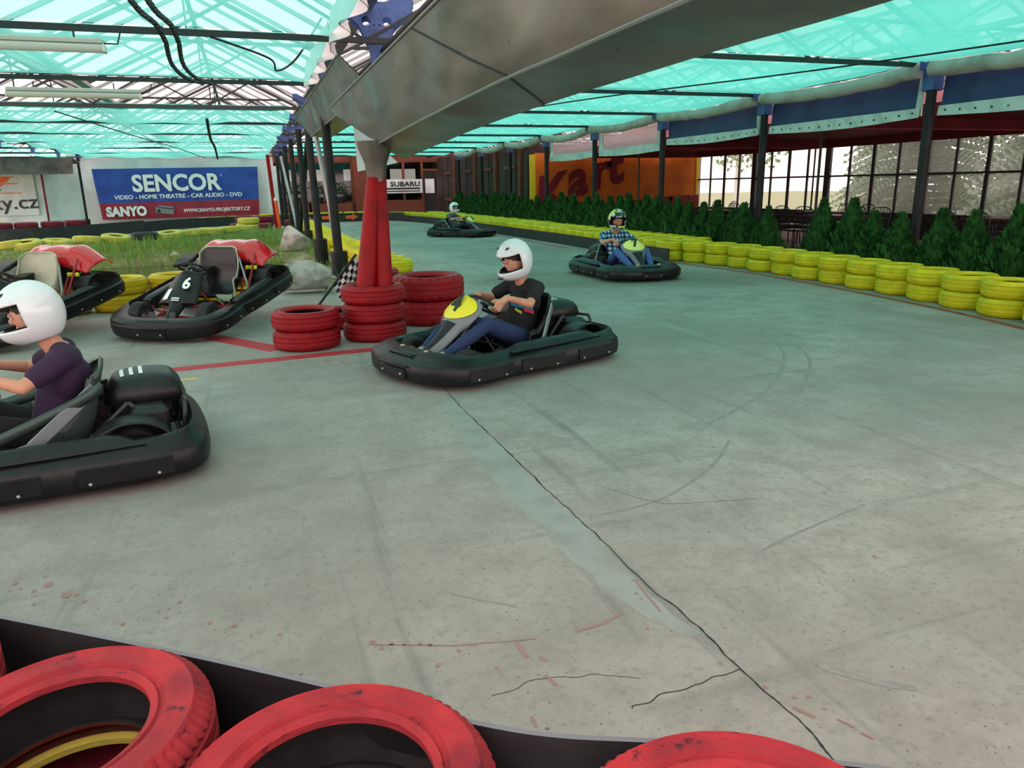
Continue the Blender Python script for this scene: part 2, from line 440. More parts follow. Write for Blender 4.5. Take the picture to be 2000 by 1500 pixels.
for pts, wd in (([(1450, 1310), (1400, 1322), (1340, 1345), (1290, 1362), (1235, 1385)], .004), ([(1150, 1318), (1100, 1322), (1050, 1330), (1000, 1345), (960, 1360)], .0025), ([(1250, 1320), (1200, 1316), (1150, 1318)], .002),
                ([(1185, 955), (1300, 985), (1480, 975)], .002)):
    ribbon(cr, wob([g(*p) for p in pts], .02, 8, 4), wd)
o = cr.build('crack', 'crack_dark', floor, 0)
pt = MB()    # the filler patch beside the joint
pl = [(870, 765), (905, 800), (1000, 895), (1080, 975), (1160, 1045), (1270, 1160), (1362, 1232), (1345, 1245), (1250, 1200), (1170, 1140), (1085, 1060), (985, 960), (900, 860), (870, 800)]
P = [g(*p) for p in pl]; P = wob(P+[P[0]], .03, 6, 9)[:-1]
bm = bmesh.new(); vs2 = [bm.verts.new((p.x, p.y, .0006)) for p in P]; f = bm.faces.new(vs2); f.normal_update()
if f.normal.z < 0: f.normal_flip()
bmesh.ops.triangulate(bm, faces=bm.faces[:])
me = bpy.data.meshes.new('filler_patch'); bm.to_mesh(me); bm.free()
M['filler'] = mat('filler', (150, 155, 149), .7, var=(140, 143, 136), vscale=5, bumps=.4, bscale=50); me.materials.append(M['filler'])
inst('filler_patch', me, parent=floor)
# paint marks
spots = [(30, 1140, 9), (66, 1155, 7), (95, 1143, 13), (130, 1163, 15), (150, 1162, 8), (88, 1128, 5), (66, 1181, 5), (165, 1175, 7), (20, 1155, 4), (40, 1150, 4), (352, 1176, 8), (310, 1195, 6), (325, 1207, 6), (330, 1190, 5), (410, 1217, 8), (457, 1223, 10), (240, 1219, 8), (546, 1240, 8), (626, 1247, 5),
         (728, 1254, 11), (745, 1267, 9), (765, 1258, 9), (790, 1260, 5), (820, 1258, 9), (840, 1260, 8), (896, 1271, 8), (856, 1299, 11), (971, 1305, 8), (930, 1260, 5), (958, 1257, 4), (1236, 1135, 5), (1243, 1160, 7), (1252, 1170, 6), (1495, 1342, 9), (1552, 1362, 8), (1580, 1361, 8), (1610, 1385, 6), (1408, 1295, 6), (1265, 1228, 8), (640, 705, 12), (670, 708, 8), (1708, 1088, 7)]
sm = MB()
for u, v, r in spots:
    c = g(u, v); s0 = (c-Vector((0, 0, CAMH))).length/FPX*r*.65; s1 = s0/max(.35, .9*CAMH/(c-Vector((0, 0, CAMH))).length)*.55
    pts = [c+Vector((math.cos(a)*s0*(.8+.5*fnoise((u+math.cos(a), v, a))), math.sin(a)*s1*(.8+.5*fnoise((v, u+math.sin(a), a))), .0016)) for a in [2*PI*k/10 for k in range(10)]]
    sm.add([c+Vector((0, 0, .0016))]+pts, [(0, 1+k, 1+(k+1) % 10) for k in range(10)])
for pts, wp in (([(1125, 1233), (1180, 1218), (1213, 1198)], .012), ([(1240, 1132), (1258, 1158), (1290, 1195)], .010), ([(1008, 1255), (1030, 1285)], .016), ([(1055, 1282), (1070, 1292)], .012), ([(1065, 1318), (1088, 1340)], .010), ([(1548, 1382), (1592, 1402)], .014), ([(1635, 1405), (1668, 1422)], .008), ([(1682, 1432), (1706, 1445)], .009), ([(720, 1258), (880, 1262), (1045, 1248)], .005), ([(1040, 1400), (1048, 1420)], .01)):
    ribbon(sm, wob([g(*p) for p in pts], .006, 5, 2), wp, .0016)
tag(sm.build('paint_spots', 'spot_red', floor, 0), kind='stuff')
tag(MB().box(tuple(g(365, 741)+Vector((0, 0, .001))), (.16, .05, .002)).build('yellow_paint_mark', 'spot_yellow', floor, 0), 'short yellow paint mark')
sk = MB()    # tyre skid arcs
for pts, wd in (([(1475, 1082), (1560, 1040), (1690, 985)], .022), ([(1150, 1010), (1290, 975), (1390, 910), (1425, 860)], .03), ([(1600, 1300), (1700, 1330), (1790, 1345)], .05), ([(1180, 905), (1290, 880), (1330, 905)], .02), ([(1480, 640), (1530, 690), (1500, 760), (1380, 830)], .05), ([(1520, 650), (1580, 700), (1560, 770)], .05), ([(880, 1160), (960, 1175), (1010, 1185)], .02)):
    ribbon(sk, crv([g(*p) for p in pts], 8), lambda i, wd=wd: wd*(.5+.5*abs(fnoise((i*.4, wd*50, 0)))), .0009)
M['skid'] = mat('skid', (134, 134, 128), .75, var=(146, 147, 140), vscale=14)
tag(sk.build('skid_marks', 'skid', floor, 0), kind='stuff')
def line(name, pts, wd, mt, label):
    mb = MB(); pts = [Vector(p) for p in pts]
    for a, b in zip(pts, pts[1:]):
        d = (b-a).normalized(); nn = Vector((-d.y, d.x, 0))*wd/2
        mb.add([a-nn+Vector((0, 0, .002)), b-nn+Vector((0, 0, .002)), b+nn+Vector((0, 0, .002)), a+nn+Vector((0, 0, .002)),
                a-nn, b-nn, b+nn, a+nn], [(0, 1, 2, 3), (4, 5, 1, 0), (6, 7, 3, 2), (5, 6, 2, 1), (7, 4, 0, 3)])
    o = mb.build(name, mt, None, 0); tag(o, label, 'painted line', kind='structure'); return o
line('painted_line', [g(312, 725), g(745, 681)], .17, 'line_red', 'long red line painted on the concrete in front of the red tyre stacks')
line('painted_line', [g(395, 655), g(545, 683)], .22, 'line_red', 'faded red line painted on the floor between the parked karts and the red tyres')
line('painted_line', crv([(7.12, 4.6, 0), (7.45, 5.6, 0), (7.72, 7, 0), (7.93, 9, 0), (7.98, 11, 0), (7.72, 13.2, 0)], 6), .11, 'curb_red', 'brown red line painted on the floor along the yellow tyre stacks at right')
line('painted_line', [(7.35, 17, 0), (7.42, 24, 0), (7.1, 30, 0)], .1, 'line_red', 'thin red line on the floor beside the far black barrier belt')

# ---- ground outside and terrace
gm = MB(); gm.add([(-60, -30, -.09), (90, -30, -.09), (90, 110, -.09), (-60, 110, -.09)], [(0, 1, 2, 3)]); o = struct('ground', gm, 'lawn'); o['label'] = 'pale green grass ground outside the hall'
tf = MB()
for i in range(14):
    for j in range(40):
        if (i*7+j*3) % 5 == 9: continue
        tf.box((9.95+i*.45, -1+j*.65+.3, -.01), (.435, .635, .08))
o = struct('trim_1', tf, 'tile_pink', smooth=0); o['label'] = 'pinkish terrace paving behind the hedge'

# ---- island of grass with pond between the rows of posts
pond_c = (-1.7, 15.3)
RA, RB = g(2, 492, .25), g(484, 450, .25)
def row_d(x, y):
    d = (RB-RA).normalized(); return (x-RA.x)*d.y-(y-RA.y)*d.x
def island_z(x, y):
    e = min((x+6.3)/1.0, (1.75-x)/.6, (y-11.7)/.6, (row_d(x, y)+.9)/.5, (27.5-y)/1.0); e = max(0, min(1, e))
    dx, dy = (x-pond_c[0])/3.0, (y-pond_c[1])/1.9; d = math.hypot(dx, dy)
    base = .05+.20*min(1, max(0, (y-17.2)/1.2)) + .04*fnoise((x, y, 0), .6) + .03*fnoise((x, y, 4), 2.4)
    if d < 1.25: base = base - (1.25-d)*.5
    return -.03+e*(base+.03)
im = MB()
def isl(u, v):
    x = -6.4+8.2*u; y = 11.6+16*v
    return (x, y, island_z(x, y))
im.grid(isl, 66, 116); island = struct('ground', im, 'soil'); island['label'] = 'grassy earth island with a small pond between the post rows'
wmb = MB(); wmb.add([(pond_c[0]+3.55*math.cos(a), pond_c[1]+2.25*math.sin(a), .012) for a in [2*PI*k/40 for k in range(40)]], [tuple(range(40))])
o = wmb.build('pond', 'water', None, 0); tag(o, 'small dark pond of still water in the grass behind the parked karts', 'pond', kind='stuff')
gr = MB(); rg = random.Random(11)
def blade(mb, x, y, z, h, w_, mi=0):
    a = rg.uniform(0, 2*PI); lx, ly = math.cos(a), math.sin(a); b = rg.uniform(.05, .45)*h; c_ = rg.uniform(0, 2*PI)
    tx, ty = math.cos(c_)*b, math.sin(c_)*b
    mb.add([(x-lx*w_, y-ly*w_, z), (x+lx*w_, y+ly*w_, z), (x+lx*w_*.7+tx*.4, y+ly*w_*.7+ty*.4, z+h*.6), (x-lx*w_*.7+tx*.4, y-ly*w_*.7+ty*.4, z+h*.6), (x+tx, y+ty, z+h)], [(0, 1, 2, 3), (3, 2, 4)], mi)
k = 0
while k < 30000:
    x, y = rg.uniform(-6.3, 1.6), rg.uniform(11.8, 26.5)
    d = math.hypot((x-pond_c[0])/3.0, (y-pond_c[1])/1.9)
    if d < 1.02 or row_d(x, y) < -.3 or (row_d(x, y) < 1.0 and rg.random() < .8): continue
    dens = .25+.9*max(0, fnoise((x, y, 3), .55)+.25) + (.8 if y > 15.0 and x < 0.6 else 0)
    if x > -.2 and y < 16: dens *= .4
    if y < 13.6: dens *= .5
    k += 1
    if rg.random() > dens: continue
    tall = .8 if y < 17 else 1.15 if y < 19.5 and row_d(x, y) > 2 else .5
    blade(gr, x, y, island_z(x, y)-.01, rg.uniform(.05, .2)*tall+(.18 if rg.random() < .06 else 0), .008, 1 if rg.random() < .22 else 0)
o = gr.build('grass', ['grass', 'dry_grass'], None, 0); tag(o, 'green and straw coloured grass growing on the island around the pond', 'grass', kind='stuff')
pb = MB()
for k in range(420):
    x, y = (rg.uniform(-.2, 1.6), rg.uniform(12.3, 15.5)) if k < 330 else (rg.uniform(-1.5, .6), rg.uniform(17.2, 17.7))
    r = rg.uniform(.02, .07); pb.ball((x, y, island_z(x, y)+r*.2), (r*rg.uniform(.8, 1.5), r, r*.6), 6, 4)
o = pb.build('gravel', 'pebble', None, 50); tag(o, 'pale loose gravel and small stones around the big rocks', 'gravel', kind='stuff')
def rock(loc, size, seed, label):
    bm = bmesh.new(); r_ = random.Random(seed)
    for k in range(17):
        p = Vector((r_.gauss(0, 1), r_.gauss(0, 1), r_.gauss(0, 1))).normalized()*r_.uniform(.8, 1.12); bm.verts.new((p.x*size[0], p.y*size[1], max(-.4, p.z)*size[2]))
    bmesh.ops.convex_hull(bm, input=bm.verts[:]); bmesh.ops.delete(bm, geom=[v for v in bm.verts if not v.link_faces], context='VERTS')
    bmesh.ops.bevel(bm, geom=bm.edges[:], offset=.02*min(1, size[0]*3), segments=1, affect='EDGES')
    me = bpy.data.meshes.new('rock'); bm.to_mesh(me); bm.free(); me.materials.append(M['stone']); o = inst('rock', me, loc); tag(o, label, 'rock'); return o
def on(u, v, zz=.12):
    p = g(u, v, zz); return p
p = on(576, 492, .15); rock((p.x, p.y+.3, .33), (.40, .32, .42), 3, 'pale grey boulder standing at the foot of the second black post row, the farther one')
p = on(598, 570, .05); rock((p.x, p.y+.3, .2), (.46, .3, .36), 8, 'broad pale boulder beside the nearest black post behind the red tyres')
p = on(343, 505, .1); rock((p.x, p.y, .12), (.14, .14, .14), 5, 'small round pale stone at the far edge of the pond')

# ================================================================== greenhouse frame
YK = [8.9+3.7*k for k in range(-3, 9)]
ZE = 3.08
# roof glass, rafters and glazing bars: two small gables to each 8 m bay
XR = [-14.6, -6.6, 1.4, 9.4]
def roof_z(x):
    t = ((x+14.6) % 4.0)/4.0
    return 3.45+1.0*(1-abs(2*t-1))
rg2 = MB(); bars = MB(); raf = MB(); rid = MB()
x = -14.6
spans = [(-14.6+4*i, -14.6+4*(i+1)) for i in range(8)]
for a, b in spans:
    mid = (a+b)/2
    for (p, q) in ((a, mid), (mid, b)):
        zp, zq = roof_z(p+.001), roof_z(q-.001) if q != mid else 4.45
        if p == mid: zp, zq = 4.45, 3.45
        else: zp, zq = 3.45, 4.45
        rg2.add([(p, -5, zp+.03), (q, -5, zq+.03), (q, 42, zq+.03), (p, 42, zp+.03)], [(0, 1, 2, 3)])
        yy = -5
        while yy < 42:
            bars.bar((p, yy, zp), (q, yy, zq), .06, .05); yy += 1.23
    rid.bar((mid, -5, 4.45), (mid, 42, 4.45), .07); rid.bar((a, -5, 3.42), (a, 42, 3.42), .16, .06)
cl = struct('ceiling', rg2, 'roof_glass', smooth=0); cl['label'] = 'pitched glass greenhouse roof high above the netting'
bars.build('glazing_bars', 'galv_plain', cl, 0)['kind'] = 'stuff'
for i, (a, b) in enumerate(spans):
    mid = (a+b)/2; r_ = MB(); r_.bar((mid, -5, 4.45), (mid, 42, 4.45), .07); r_.build('ridge_beam', 'dark_steel', cl, 0)
    if i: r_ = MB(); r_.bar((a, -5, 3.42), (a, 42, 3.42), .16, .06); r_.build('valley_beam', 'galv_plain', cl, 0)
# trusses across each bay: bottom chord, top chord, diagonals
tr_me = {}
for y in YK:
    for bi, x0 in enumerate(XR):
        if bi not in tr_me:
            q = MB(); x1 = x0+8.0
            q.bar((x0, 0, ZE), (x1, 0, ZE), .05, .06); q.bar((x0, 0, 3.62), (x1, 0, 3.62), .045)
            for kk in range(8):
                xa = x0+kk; q.bar((xa, 0, ZE if kk % 2 == 0 else 3.62), (xa+1, 0, 3.62 if kk % 2 == 0 else ZE), .03)
            for xa in (x0, x0+4):
                q.bar((xa, 0, 3.45), (xa+2, 0, 4.42), .05, .06); q.bar((xa+2, 0, 4.42), (xa+4, 0, 3.45), .05, .06); q.bar((xa+2, 0, 3.62), (xa+2, 0, 4.42), .03)
            tr_me[bi] = q.mesh('roof_truss', 'dark_steel', 0)
        if bi == 0 and y < 20: continue
        inst('roof_truss', tr_me[bi], (0, y, 0), parent=cl)
# long pipes on the valley over the posts
for xx, zp_ in ((1.60, 2.98), (9.4, 3.12), (-6.6, 3.12)):
    q = MB(); q.tube([(xx, -5, zp_), (xx, 41, zp_)], .045, 10); q.build('long_pipe', 'post_black', cl)

# ---- netting panels: left bay and right bay
def net(x0, x1, y0, y1, sag, label, seed, z0=None, mt='net'):
    z0 = z0 or ZE+.05
    mb = MB()
    def fn(u, v):
        x = x0+(x1-x0)*u; y = y0+(y1-y0)*v
        ex = .10*max(0, 1-min(u, 1-u)/.06)
        z = z0 - sag*math.sin(PI*v)*(1+.25*math.sin(3*PI*u+seed)) + .06*fnoise((x*.8, y*.8, seed))*math.sin(PI*v) + .02*math.sin(9*u*PI+seed)*math.sin(PI*v) - ex*.3
        return (x, y, z)
    mb.grid(fn, 44, 18); o = mb.build('shade_net', mt, None, 60); tag(o, label, 'netting'); return o
for k in range(len(YK)-1):
    if YK[k+1] < 4: continue
    y0, y1 = YK[k], YK[k+1]
    where = ['', 'nearest', 'second nearest', 'third', 'fourth', 'fifth', 'sixth', 'seventh', 'eighth', 'ninth', 'farthest'][k] if k < 11 else 'last'
    if k != 4:
        net(-6.3, 1.0, y0+.02, y1-.02, .10 if k < 4 else .16, 'teal shade net stretched under the roof left of the posts, %s panel' % where, k*1.7)
    net(1.95, 9.2, y0+.02, y1-.02, .07, 'teal shade net over the track right of the metal trough, %s panel' % where, k*2.3+1, mt='net_dense')
    if y1 > 20: net(-14.3, -6.9, y0+.02, y1-.02, .1, 'teal shade net over the far left bay behind the dark awning, %s panel' % where, k+.5)
# roll of net bunched at the open bay
q = MB(); q.tube([(-6.3+.3*i, YK[5]+.05, 3.08+.03*fnoise((i*.9, 0, 0))) for i in range(25)], [.05+.02*fnoise((i*.7, 3, 0)) for i in range(25)], 8)
tag(q.build('shade_net', 'net'), 'gathered roll of teal net along the beam after the open roof bay', 'netting')

# ---- black coiled cables hung along the left nets, thin cables
def coil(pts, name, label, r=.018):
    pl_ = crv(pts, 14); q = MB(); sp = []
    tot = 0
    for a, b in zip(pl_, pl_[1:]):
        L = (b-a).length; n_ = max(2, int(L/.012))
        for i in range(n_):
            t = tot+L*i/n_; ph = 2*PI*t/.07; p = a.lerp(b, i/n_); sp.append(p+Vector((math.cos(ph)*r, 0, math.sin(ph)*r)))
        tot += L
    q.tube(sp, .009, 4); tag(q.build(name, 'cable'), label, 'cable')
coil([(-.72, 5.6, 2.90), (-.66, 6.9, 2.88), (-.60, 7.6, 2.90), (-.62, 8.75, 2.95)], 'coiled_cable', 'black coiled cable running under the nearest net, left of the pair')
coil([(-.60, 5.6, 2.90), (-.54, 6.9, 2.88), (-.48, 7.6, 2.90), (-.50, 8.75, 2.95)], 'coiled_cable', 'black coiled cable running under the nearest net, right of the pair')
coil([(-.62, 8.75, 2.95), (-.66, 9.8, 2.90), (-.60, 11, 2.92), (-.45, 12.4, 3.02)], 'coiled_cable', 'black coiled cable sagging under the second net, left of the pair')
coil([(-.50, 8.75, 2.95), (-.54, 9.8, 2.90), (-.48, 11, 2.92), (-.33, 12.4, 3.02)], 'coiled_cable', 'black coiled cable sagging under the second net, right of the pair')
coil([(-.6, 16.4, 2.86), (-.7, 20, 2.72), (-.75, 24, 2.72), (-.95, 32, 2.72)], 'coiled_cable', 'black coiled cable under the far nets near the post row', .025)
for pts, lb in (([(-3.2, 16.4, 2.98), (-2.4, 20, 2.8), (-1.8, 25, 2.75), (-1.4, 32, 2.75)], 'thin dark cable crossing beneath the far left nets'), ([(9.0, 5.5, 3.02), (7.6, 9, 2.98), (6.0, 12.6, 2.98), (4.9, 16.5, 2.98), (4.2, 21, 2.98)], 'thin twisted cable crossing the right nets above the track'),
                ([(.95, 9.0, 3.3), (.7, 9.8, 3.0), (.5, 10.4, 2.95), (.4, 9.8, 3.0), (-.2, 8.9, 3.05)], 'thin black cable drooping below the blue bracket')):
    q = MB(); q.tube(crv(pts, 8), .012, 6); tag(q.build('thin_cable', 'cable'), lb, 'cable')

# ---- fluorescent lamps under the left beams
def lamp(x0, x1, y, z, label):
    t = thing('ceiling_lamp', label, 'lamp', ((x0+x1)/2, y, z)); L = x1-x0
    q = MB(); q.box((0, 0, .03), (L, .13, .06), None, .015); q.build('housing', 'lamp_body', t)
    q = MB(); q.grid(lambda u, v: ((u-.5)*(L-.02), -.07*math.cos(PI*v), -.07*math.sin(PI*v)), 1, 8); q.box((-L/2, 0, -.03), (.02, .14, .08), None, .008); q.box((L/2, 0, -.03), (.02, .14, .08), None, .008)
    q.build('diffuser', 'lamp_cover', t)
    q = MB(); q.tube([(L/2, 0, .02), (L/2+.12, 0, .02), (L/2+.16, 0, .14)], .008, 6); q.build('cable', 'cable', t)
    for sx in (-L*.3, L*.3): q = MB(); q.tube([(sx, 0, .05), (sx, 0, .14)], .01, 6); q.build('hanger', 'dark_steel', t)
lamp(-2.45, -1.18, 8.75, 2.90, 'long unlit fluorescent lamp fixed under the nearest beam at upper left')
lamp(-2.95, -1.30, 12.4, 2.86, 'long unlit fluorescent lamp under the second beam, below the first lamp')

# ---- posts
def post(x, y, top, lean, label, sleeve=.45, sr=.13, r=.06, br=True):
    t = thing('roof_post', label, 'post', (x, y, 0))
    q = MB(); q.tube([(0, 0, 0), (lean, 0, top)], r, 14); q.build('pole', 'post_black', t)
    q = MB(); q.lathe([(r+.005, 0), (sr, 0), (sr, sleeve-.01), (sr-.01, sleeve), (r+.005, sleeve)], 18); q.build('base_sleeve', 'post_black', t)
    return t
def bracket_mesh(s=1.0):
    q = MB(); n = 14
    # Y shaped blue steel plate with two round holes, in the XZ plane
    out = [(-.07, -.42), (.07, -.42), (.10, -.2), (.20, .02), (.42, .20), (.42, .36), (.30, .36), (.12, .26), (-.12, .26), (-.30, .36), (-.42, .36), (-.42, .20), (-.20, .02), (-.10, -.2)]
    bm = bmesh.new(); vo = [bm.verts.new((x*s, 0, z*s)) for x, z in out]; eds = [bm.edges.new((vo[i], vo[(i+1) % len(vo)])) for i in range(len(vo))]
    for cx, cz, r in ((-.115, .06, .05), (.115, .06, .05), (0, -.08, .018), (-.03, .18, .014), (.03, .18, .014), (-.03, .02, .013), (.03, .02, .013)):
        vc = [bm.verts.new(((cx+r*math.cos(2*PI*k/n))*s, 0, (cz+r*math.sin(2*PI*k/n))*s)) for k in range(n)]
        eds += [bm.edges.new((vc[i], vc[(i+1) % n])) for i in range(n)]
    bmesh.ops.triangle_fill(bm, use_beauty=True, edges=eds)
    bmesh.ops.solidify(bm, geom=bm.faces[:], thickness=.012)
    me = bpy.data.meshes.new('bracket'); bm.to_mesh(me); bm.free(); me.materials.append(M['blue_steel']); return me
BR = bracket_mesh(); BRS = bracket_mesh(.75)
def bracket(x, y, z, lb, me=None, group=None):
    o = inst('post_bracket', me or BR, (x, y, z)); tag(o, lb, 'bracket', group); return o
lpx = [(668, 12.8, .035), (622, 16.3, .03)]
names = ['nearest black post of the middle row, just left of the red pipes', 'second black post of the middle row, in a tall dark sleeve', 'third black post of the middle row beside the boulder', 'fourth black post of the middle row', 'fifth black post of the middle row', 'sixth black post of the middle row', 'farthest black post of the middle row near the blue banner']
for i, y in enumerate([12.9, 16.4, 20.0, 23.7, 27.4, 31.1, 34.8]):
    post(1.36, y, 2.75 if i < 2 else 2.95, -.02-.05*(i < 2), names[i], .5 if i < 3 else .4, .14 if i < 2 else .12, .075 if i < 2 else .07)
    bracket(1.36, y, 3.1, 'blue steel bracket on top of the %s middle post' % ['nearest', 'second', 'third', 'fourth', 'fifth', 'sixth', 'farthest'][i], BRS)
q = MB(); q.tube([(1.3, 23.0, 0), (1.55, 19.6, 2.9)], .06, 10); tag(q.build('leaning_post', 'post_black'), 'slanting black brace pole crossing the third middle post', 'pole')
q = MB(); q.tube([(1.52, 14.6, .1), (1.44, 14.65, 1.2), (1.30, 14.8, 2.45)], .045, 10); tag(q.build('drain_pipe', 'galv_plain'), 'light grey slanting drain pipe between the first two middle posts', 'pipe')
q = MB(); q.tube([(1.42, 25.0, .1), (1.2, 27.5, 2.6)], .045, 10); tag(q.build('drain_pipe', 'galv_plain'), 'farther light grey slanting drain pipe in the middle post row', 'pipe')
q = MB(); q.tube([(.95, 30.5, 0), (.85, 30.5, 2.8)], .07, 10); tag(q.build('painted_pole', 'pipe_red'), 'thin red painted pole beside the blue banner', 'pole')
q = MB(); q.tube([(1.0, 28.5, 0), (.93, 28.5, 1.15)], .06, 10); q.tube([(.93, 28.5, 1.15), (.925, 28.5, 1.25)], .065, 10, mi=1)
tag(q.build('barrier_post', ['orange_paint', 'white_ink']), 'short orange post with a white cap by the far red tyres', 'post')
bracket(1.53, 8.9, 3.22, 'large blue steel bracket with two round holes above the end of the metal trough')
bracket(1.58, 9.2, 3.22, 'blue steel bracket with two round holes, twin behind the large one', BR)
rn = ['rightmost', 'second', 'third', 'fourth', 'fifth', 'sixth', 'seventh', 'eighth']
for i, y in enumerate([8.75, 12.5, 16.25, 20.0, 23.7, 27.4, 31.1, 34.8]):
    nm = '%s black post from the right along the blue curtains and hedge' % rn[i] if i else 'rightmost black post standing behind the yellow tyres and hedge'
    post(9.4, y, 2.95, 0, nm, .5, .13, .07)
    q = MB(); q.box((0, 0, -.05), (.2, .2, .3), None, .01); q.box((0, -.06, .15), (.06, .1, .25)); q.box((-.12, 0, .12), (.3, .02, .12)); o = q.build('post_bracket', 'blue_steel', None, 30); o.location = (9.4, y, 2.92)
    tag(o, 'blue steel head bracket on the %s post from the right' % rn[i], 'bracket')
ln = []
for i, y in enumerate([25, 28.7, 32.4, 36.1]):
    post(-6.65, y+.9, 3.0, 0, 'black post at left beside the white tarp wall, number %s from the left edge' % ['one', 'two', 'three', 'four'][i], .45, .12, .05) if i > 2 else None
    bracket(-6.6, y+.9, 3.15, 'blue steel bracket at upper left under the nets, %s from the left' % rn[i].replace('rightmost', 'first'), BRS)

# ---- the big galvanised trough above the track
def trough(name, label, prof, ya, yb, sag, mats='galv', nseg=60):
    t = thing(name, label, 'gutter', (prof[0][0], (ya[0]+yb[0])/2, prof[0][1]))
    ox, oy, oz = t.location
    def sec(k):
        return prof[k], ya[k], yb[k]
    q = MB(); n = len(prof)
    def fn(u, v):
        k = v*(n-1); i = min(n-2, int(k)); f_ = k-i
        x = prof[i][0]*(1-f_)+prof[i+1][0]*f_; z = prof[i][1]*(1-f_)+prof[i+1][1]*f_
        a = ya[i]*(1-f_)+ya[i+1]*f_; b = yb[i]*(1-f_)+yb[i+1]*f_
        y = a+(b-a)*u; s_ = sag*max(0, (y-3.5)/4.5)**1.6
        dent = .012*fnoise((x*3, y*1.4, z*3))
        return (x+dent-ox, y-oy, z-s_*min(1, v*2.2)-oz+dent)
    q.grid(fn, nseg, (n-1)*6); q.grid(lambda u, v: tuple(Vector(fn(u, v))+Vector((.008, 0, .006))), nseg, (n-1)*6)
    q.build('sheet', mats, t, 24)
    for k in range(n):
        if k in (0, 1, n-1):
            e = MB(); e.tube([tuple(Vector(fn(i/nseg, k/(n-1)))+Vector((-.004, 0, -.002))) for i in range(nseg+1)], .011 if k == 0 else .008, 6); e.build('folded_edge', 'galv_plain', t)
    for uu in (.56,):
        e = MB(); e.grid(lambda u, v: tuple(Vector(fn(uu+.003*u+.02*v*(uu > .5), v))+Vector((-.006, 0, -.004))), 1, (n-1)*6); e.build('lap_seam', 'dark_steel', t, 0)
    return t
trough('metal_trough', 'large galvanised sheet metal gutter sloping overhead across the track', [(1.13, 2.53), (1.30, 2.03), (1.70, 1.97), (1.95, 2.5)], [-1.5, -1.5, -1.5, -1.5], [10.6, 7.8, 8.6, 9], .13)
trough('metal_trough', 'shorter grey metal gutter behind the large one, over the near black posts', [(1.10, 2.95), (1.28, 2.50), (1.62, 2.46), (1.8, 2.9)], [9.0, 8.0, 8.0, 8.5], [17.0, 15.6, 15.6, 16], 0, nseg=30)
# drain funnel and the two red painted pipes standing in the tyres
t = thing('drain_funnel', 'grey metal drain funnel joining the trough to the red pipes', 'funnel', (1.285, 8.02, 1.55))
q = MB(); q.lathe([(.19, .42), (.17, .34), (.115, .20), (.092, .0), (.08, .0), (.105, .2), (.17, .42)], 20); q.build('cone', 'galv', t)
q = MB(); q.lathe([(.092, .0), (.1, .0), (.1, .04), (.092, .04)], 20); q.build('collar', 'galv', t)
q = MB(); q.tube([(1.03, 7.70, .36), (1.245, 7.98, 1.60)], [.105, .07], 18); tag(q.build('drain_pipe', 'pipe_red'), 'left leaning red painted pipe rising from the red tyres to the trough', 'pipe')
q = MB(); q.tube([(1.24, 7.74, .36), (1.30, 8.02, 1.62)], [.10, .085], 18); tag(q.build('drain_pipe', 'pipe_red'), 'right red painted pipe, nearly upright, rising from the red tyres', 'pipe')

# ---- right eave: beige rolled tarps, blue curtains, clear curtains
def sheet(name, mt, p0, p1, top, bot, folds, label, cat, parent=None, th=.01, amp=.03, seed=0, nu=40, nv=8, sagb=0):
    a, b = Vector(p0), Vector(p1); d = (b-a); nn = Vector((-d.y, d.x, 0)).normalized(); q = MB()
    def fn(u, v):
        p = a.lerp(b, u); z = top+(bot-top)*v - sagb*math.sin(PI*u)*v
        off = amp*(.3+v)*math.sin(folds*2*PI*u+seed+v)+amp*.6*fnoise((u*folds*1.7, v, seed))
        return tuple(Vector((p.x, p.y, z))+nn*off)
    q.grid(fn, nu, nv); q.grid(lambda u, v: tuple(Vector(fn(1-u, v))+nn*th), nu, nv)
    o = q.build(name, mt, parent, 60)
    if label: tag(o, label, cat)
    return o, fn
yr = [5.05, 8.75, 12.5, 16.25, 20.0, 23.7, 27.4, 31.1, 34.8]
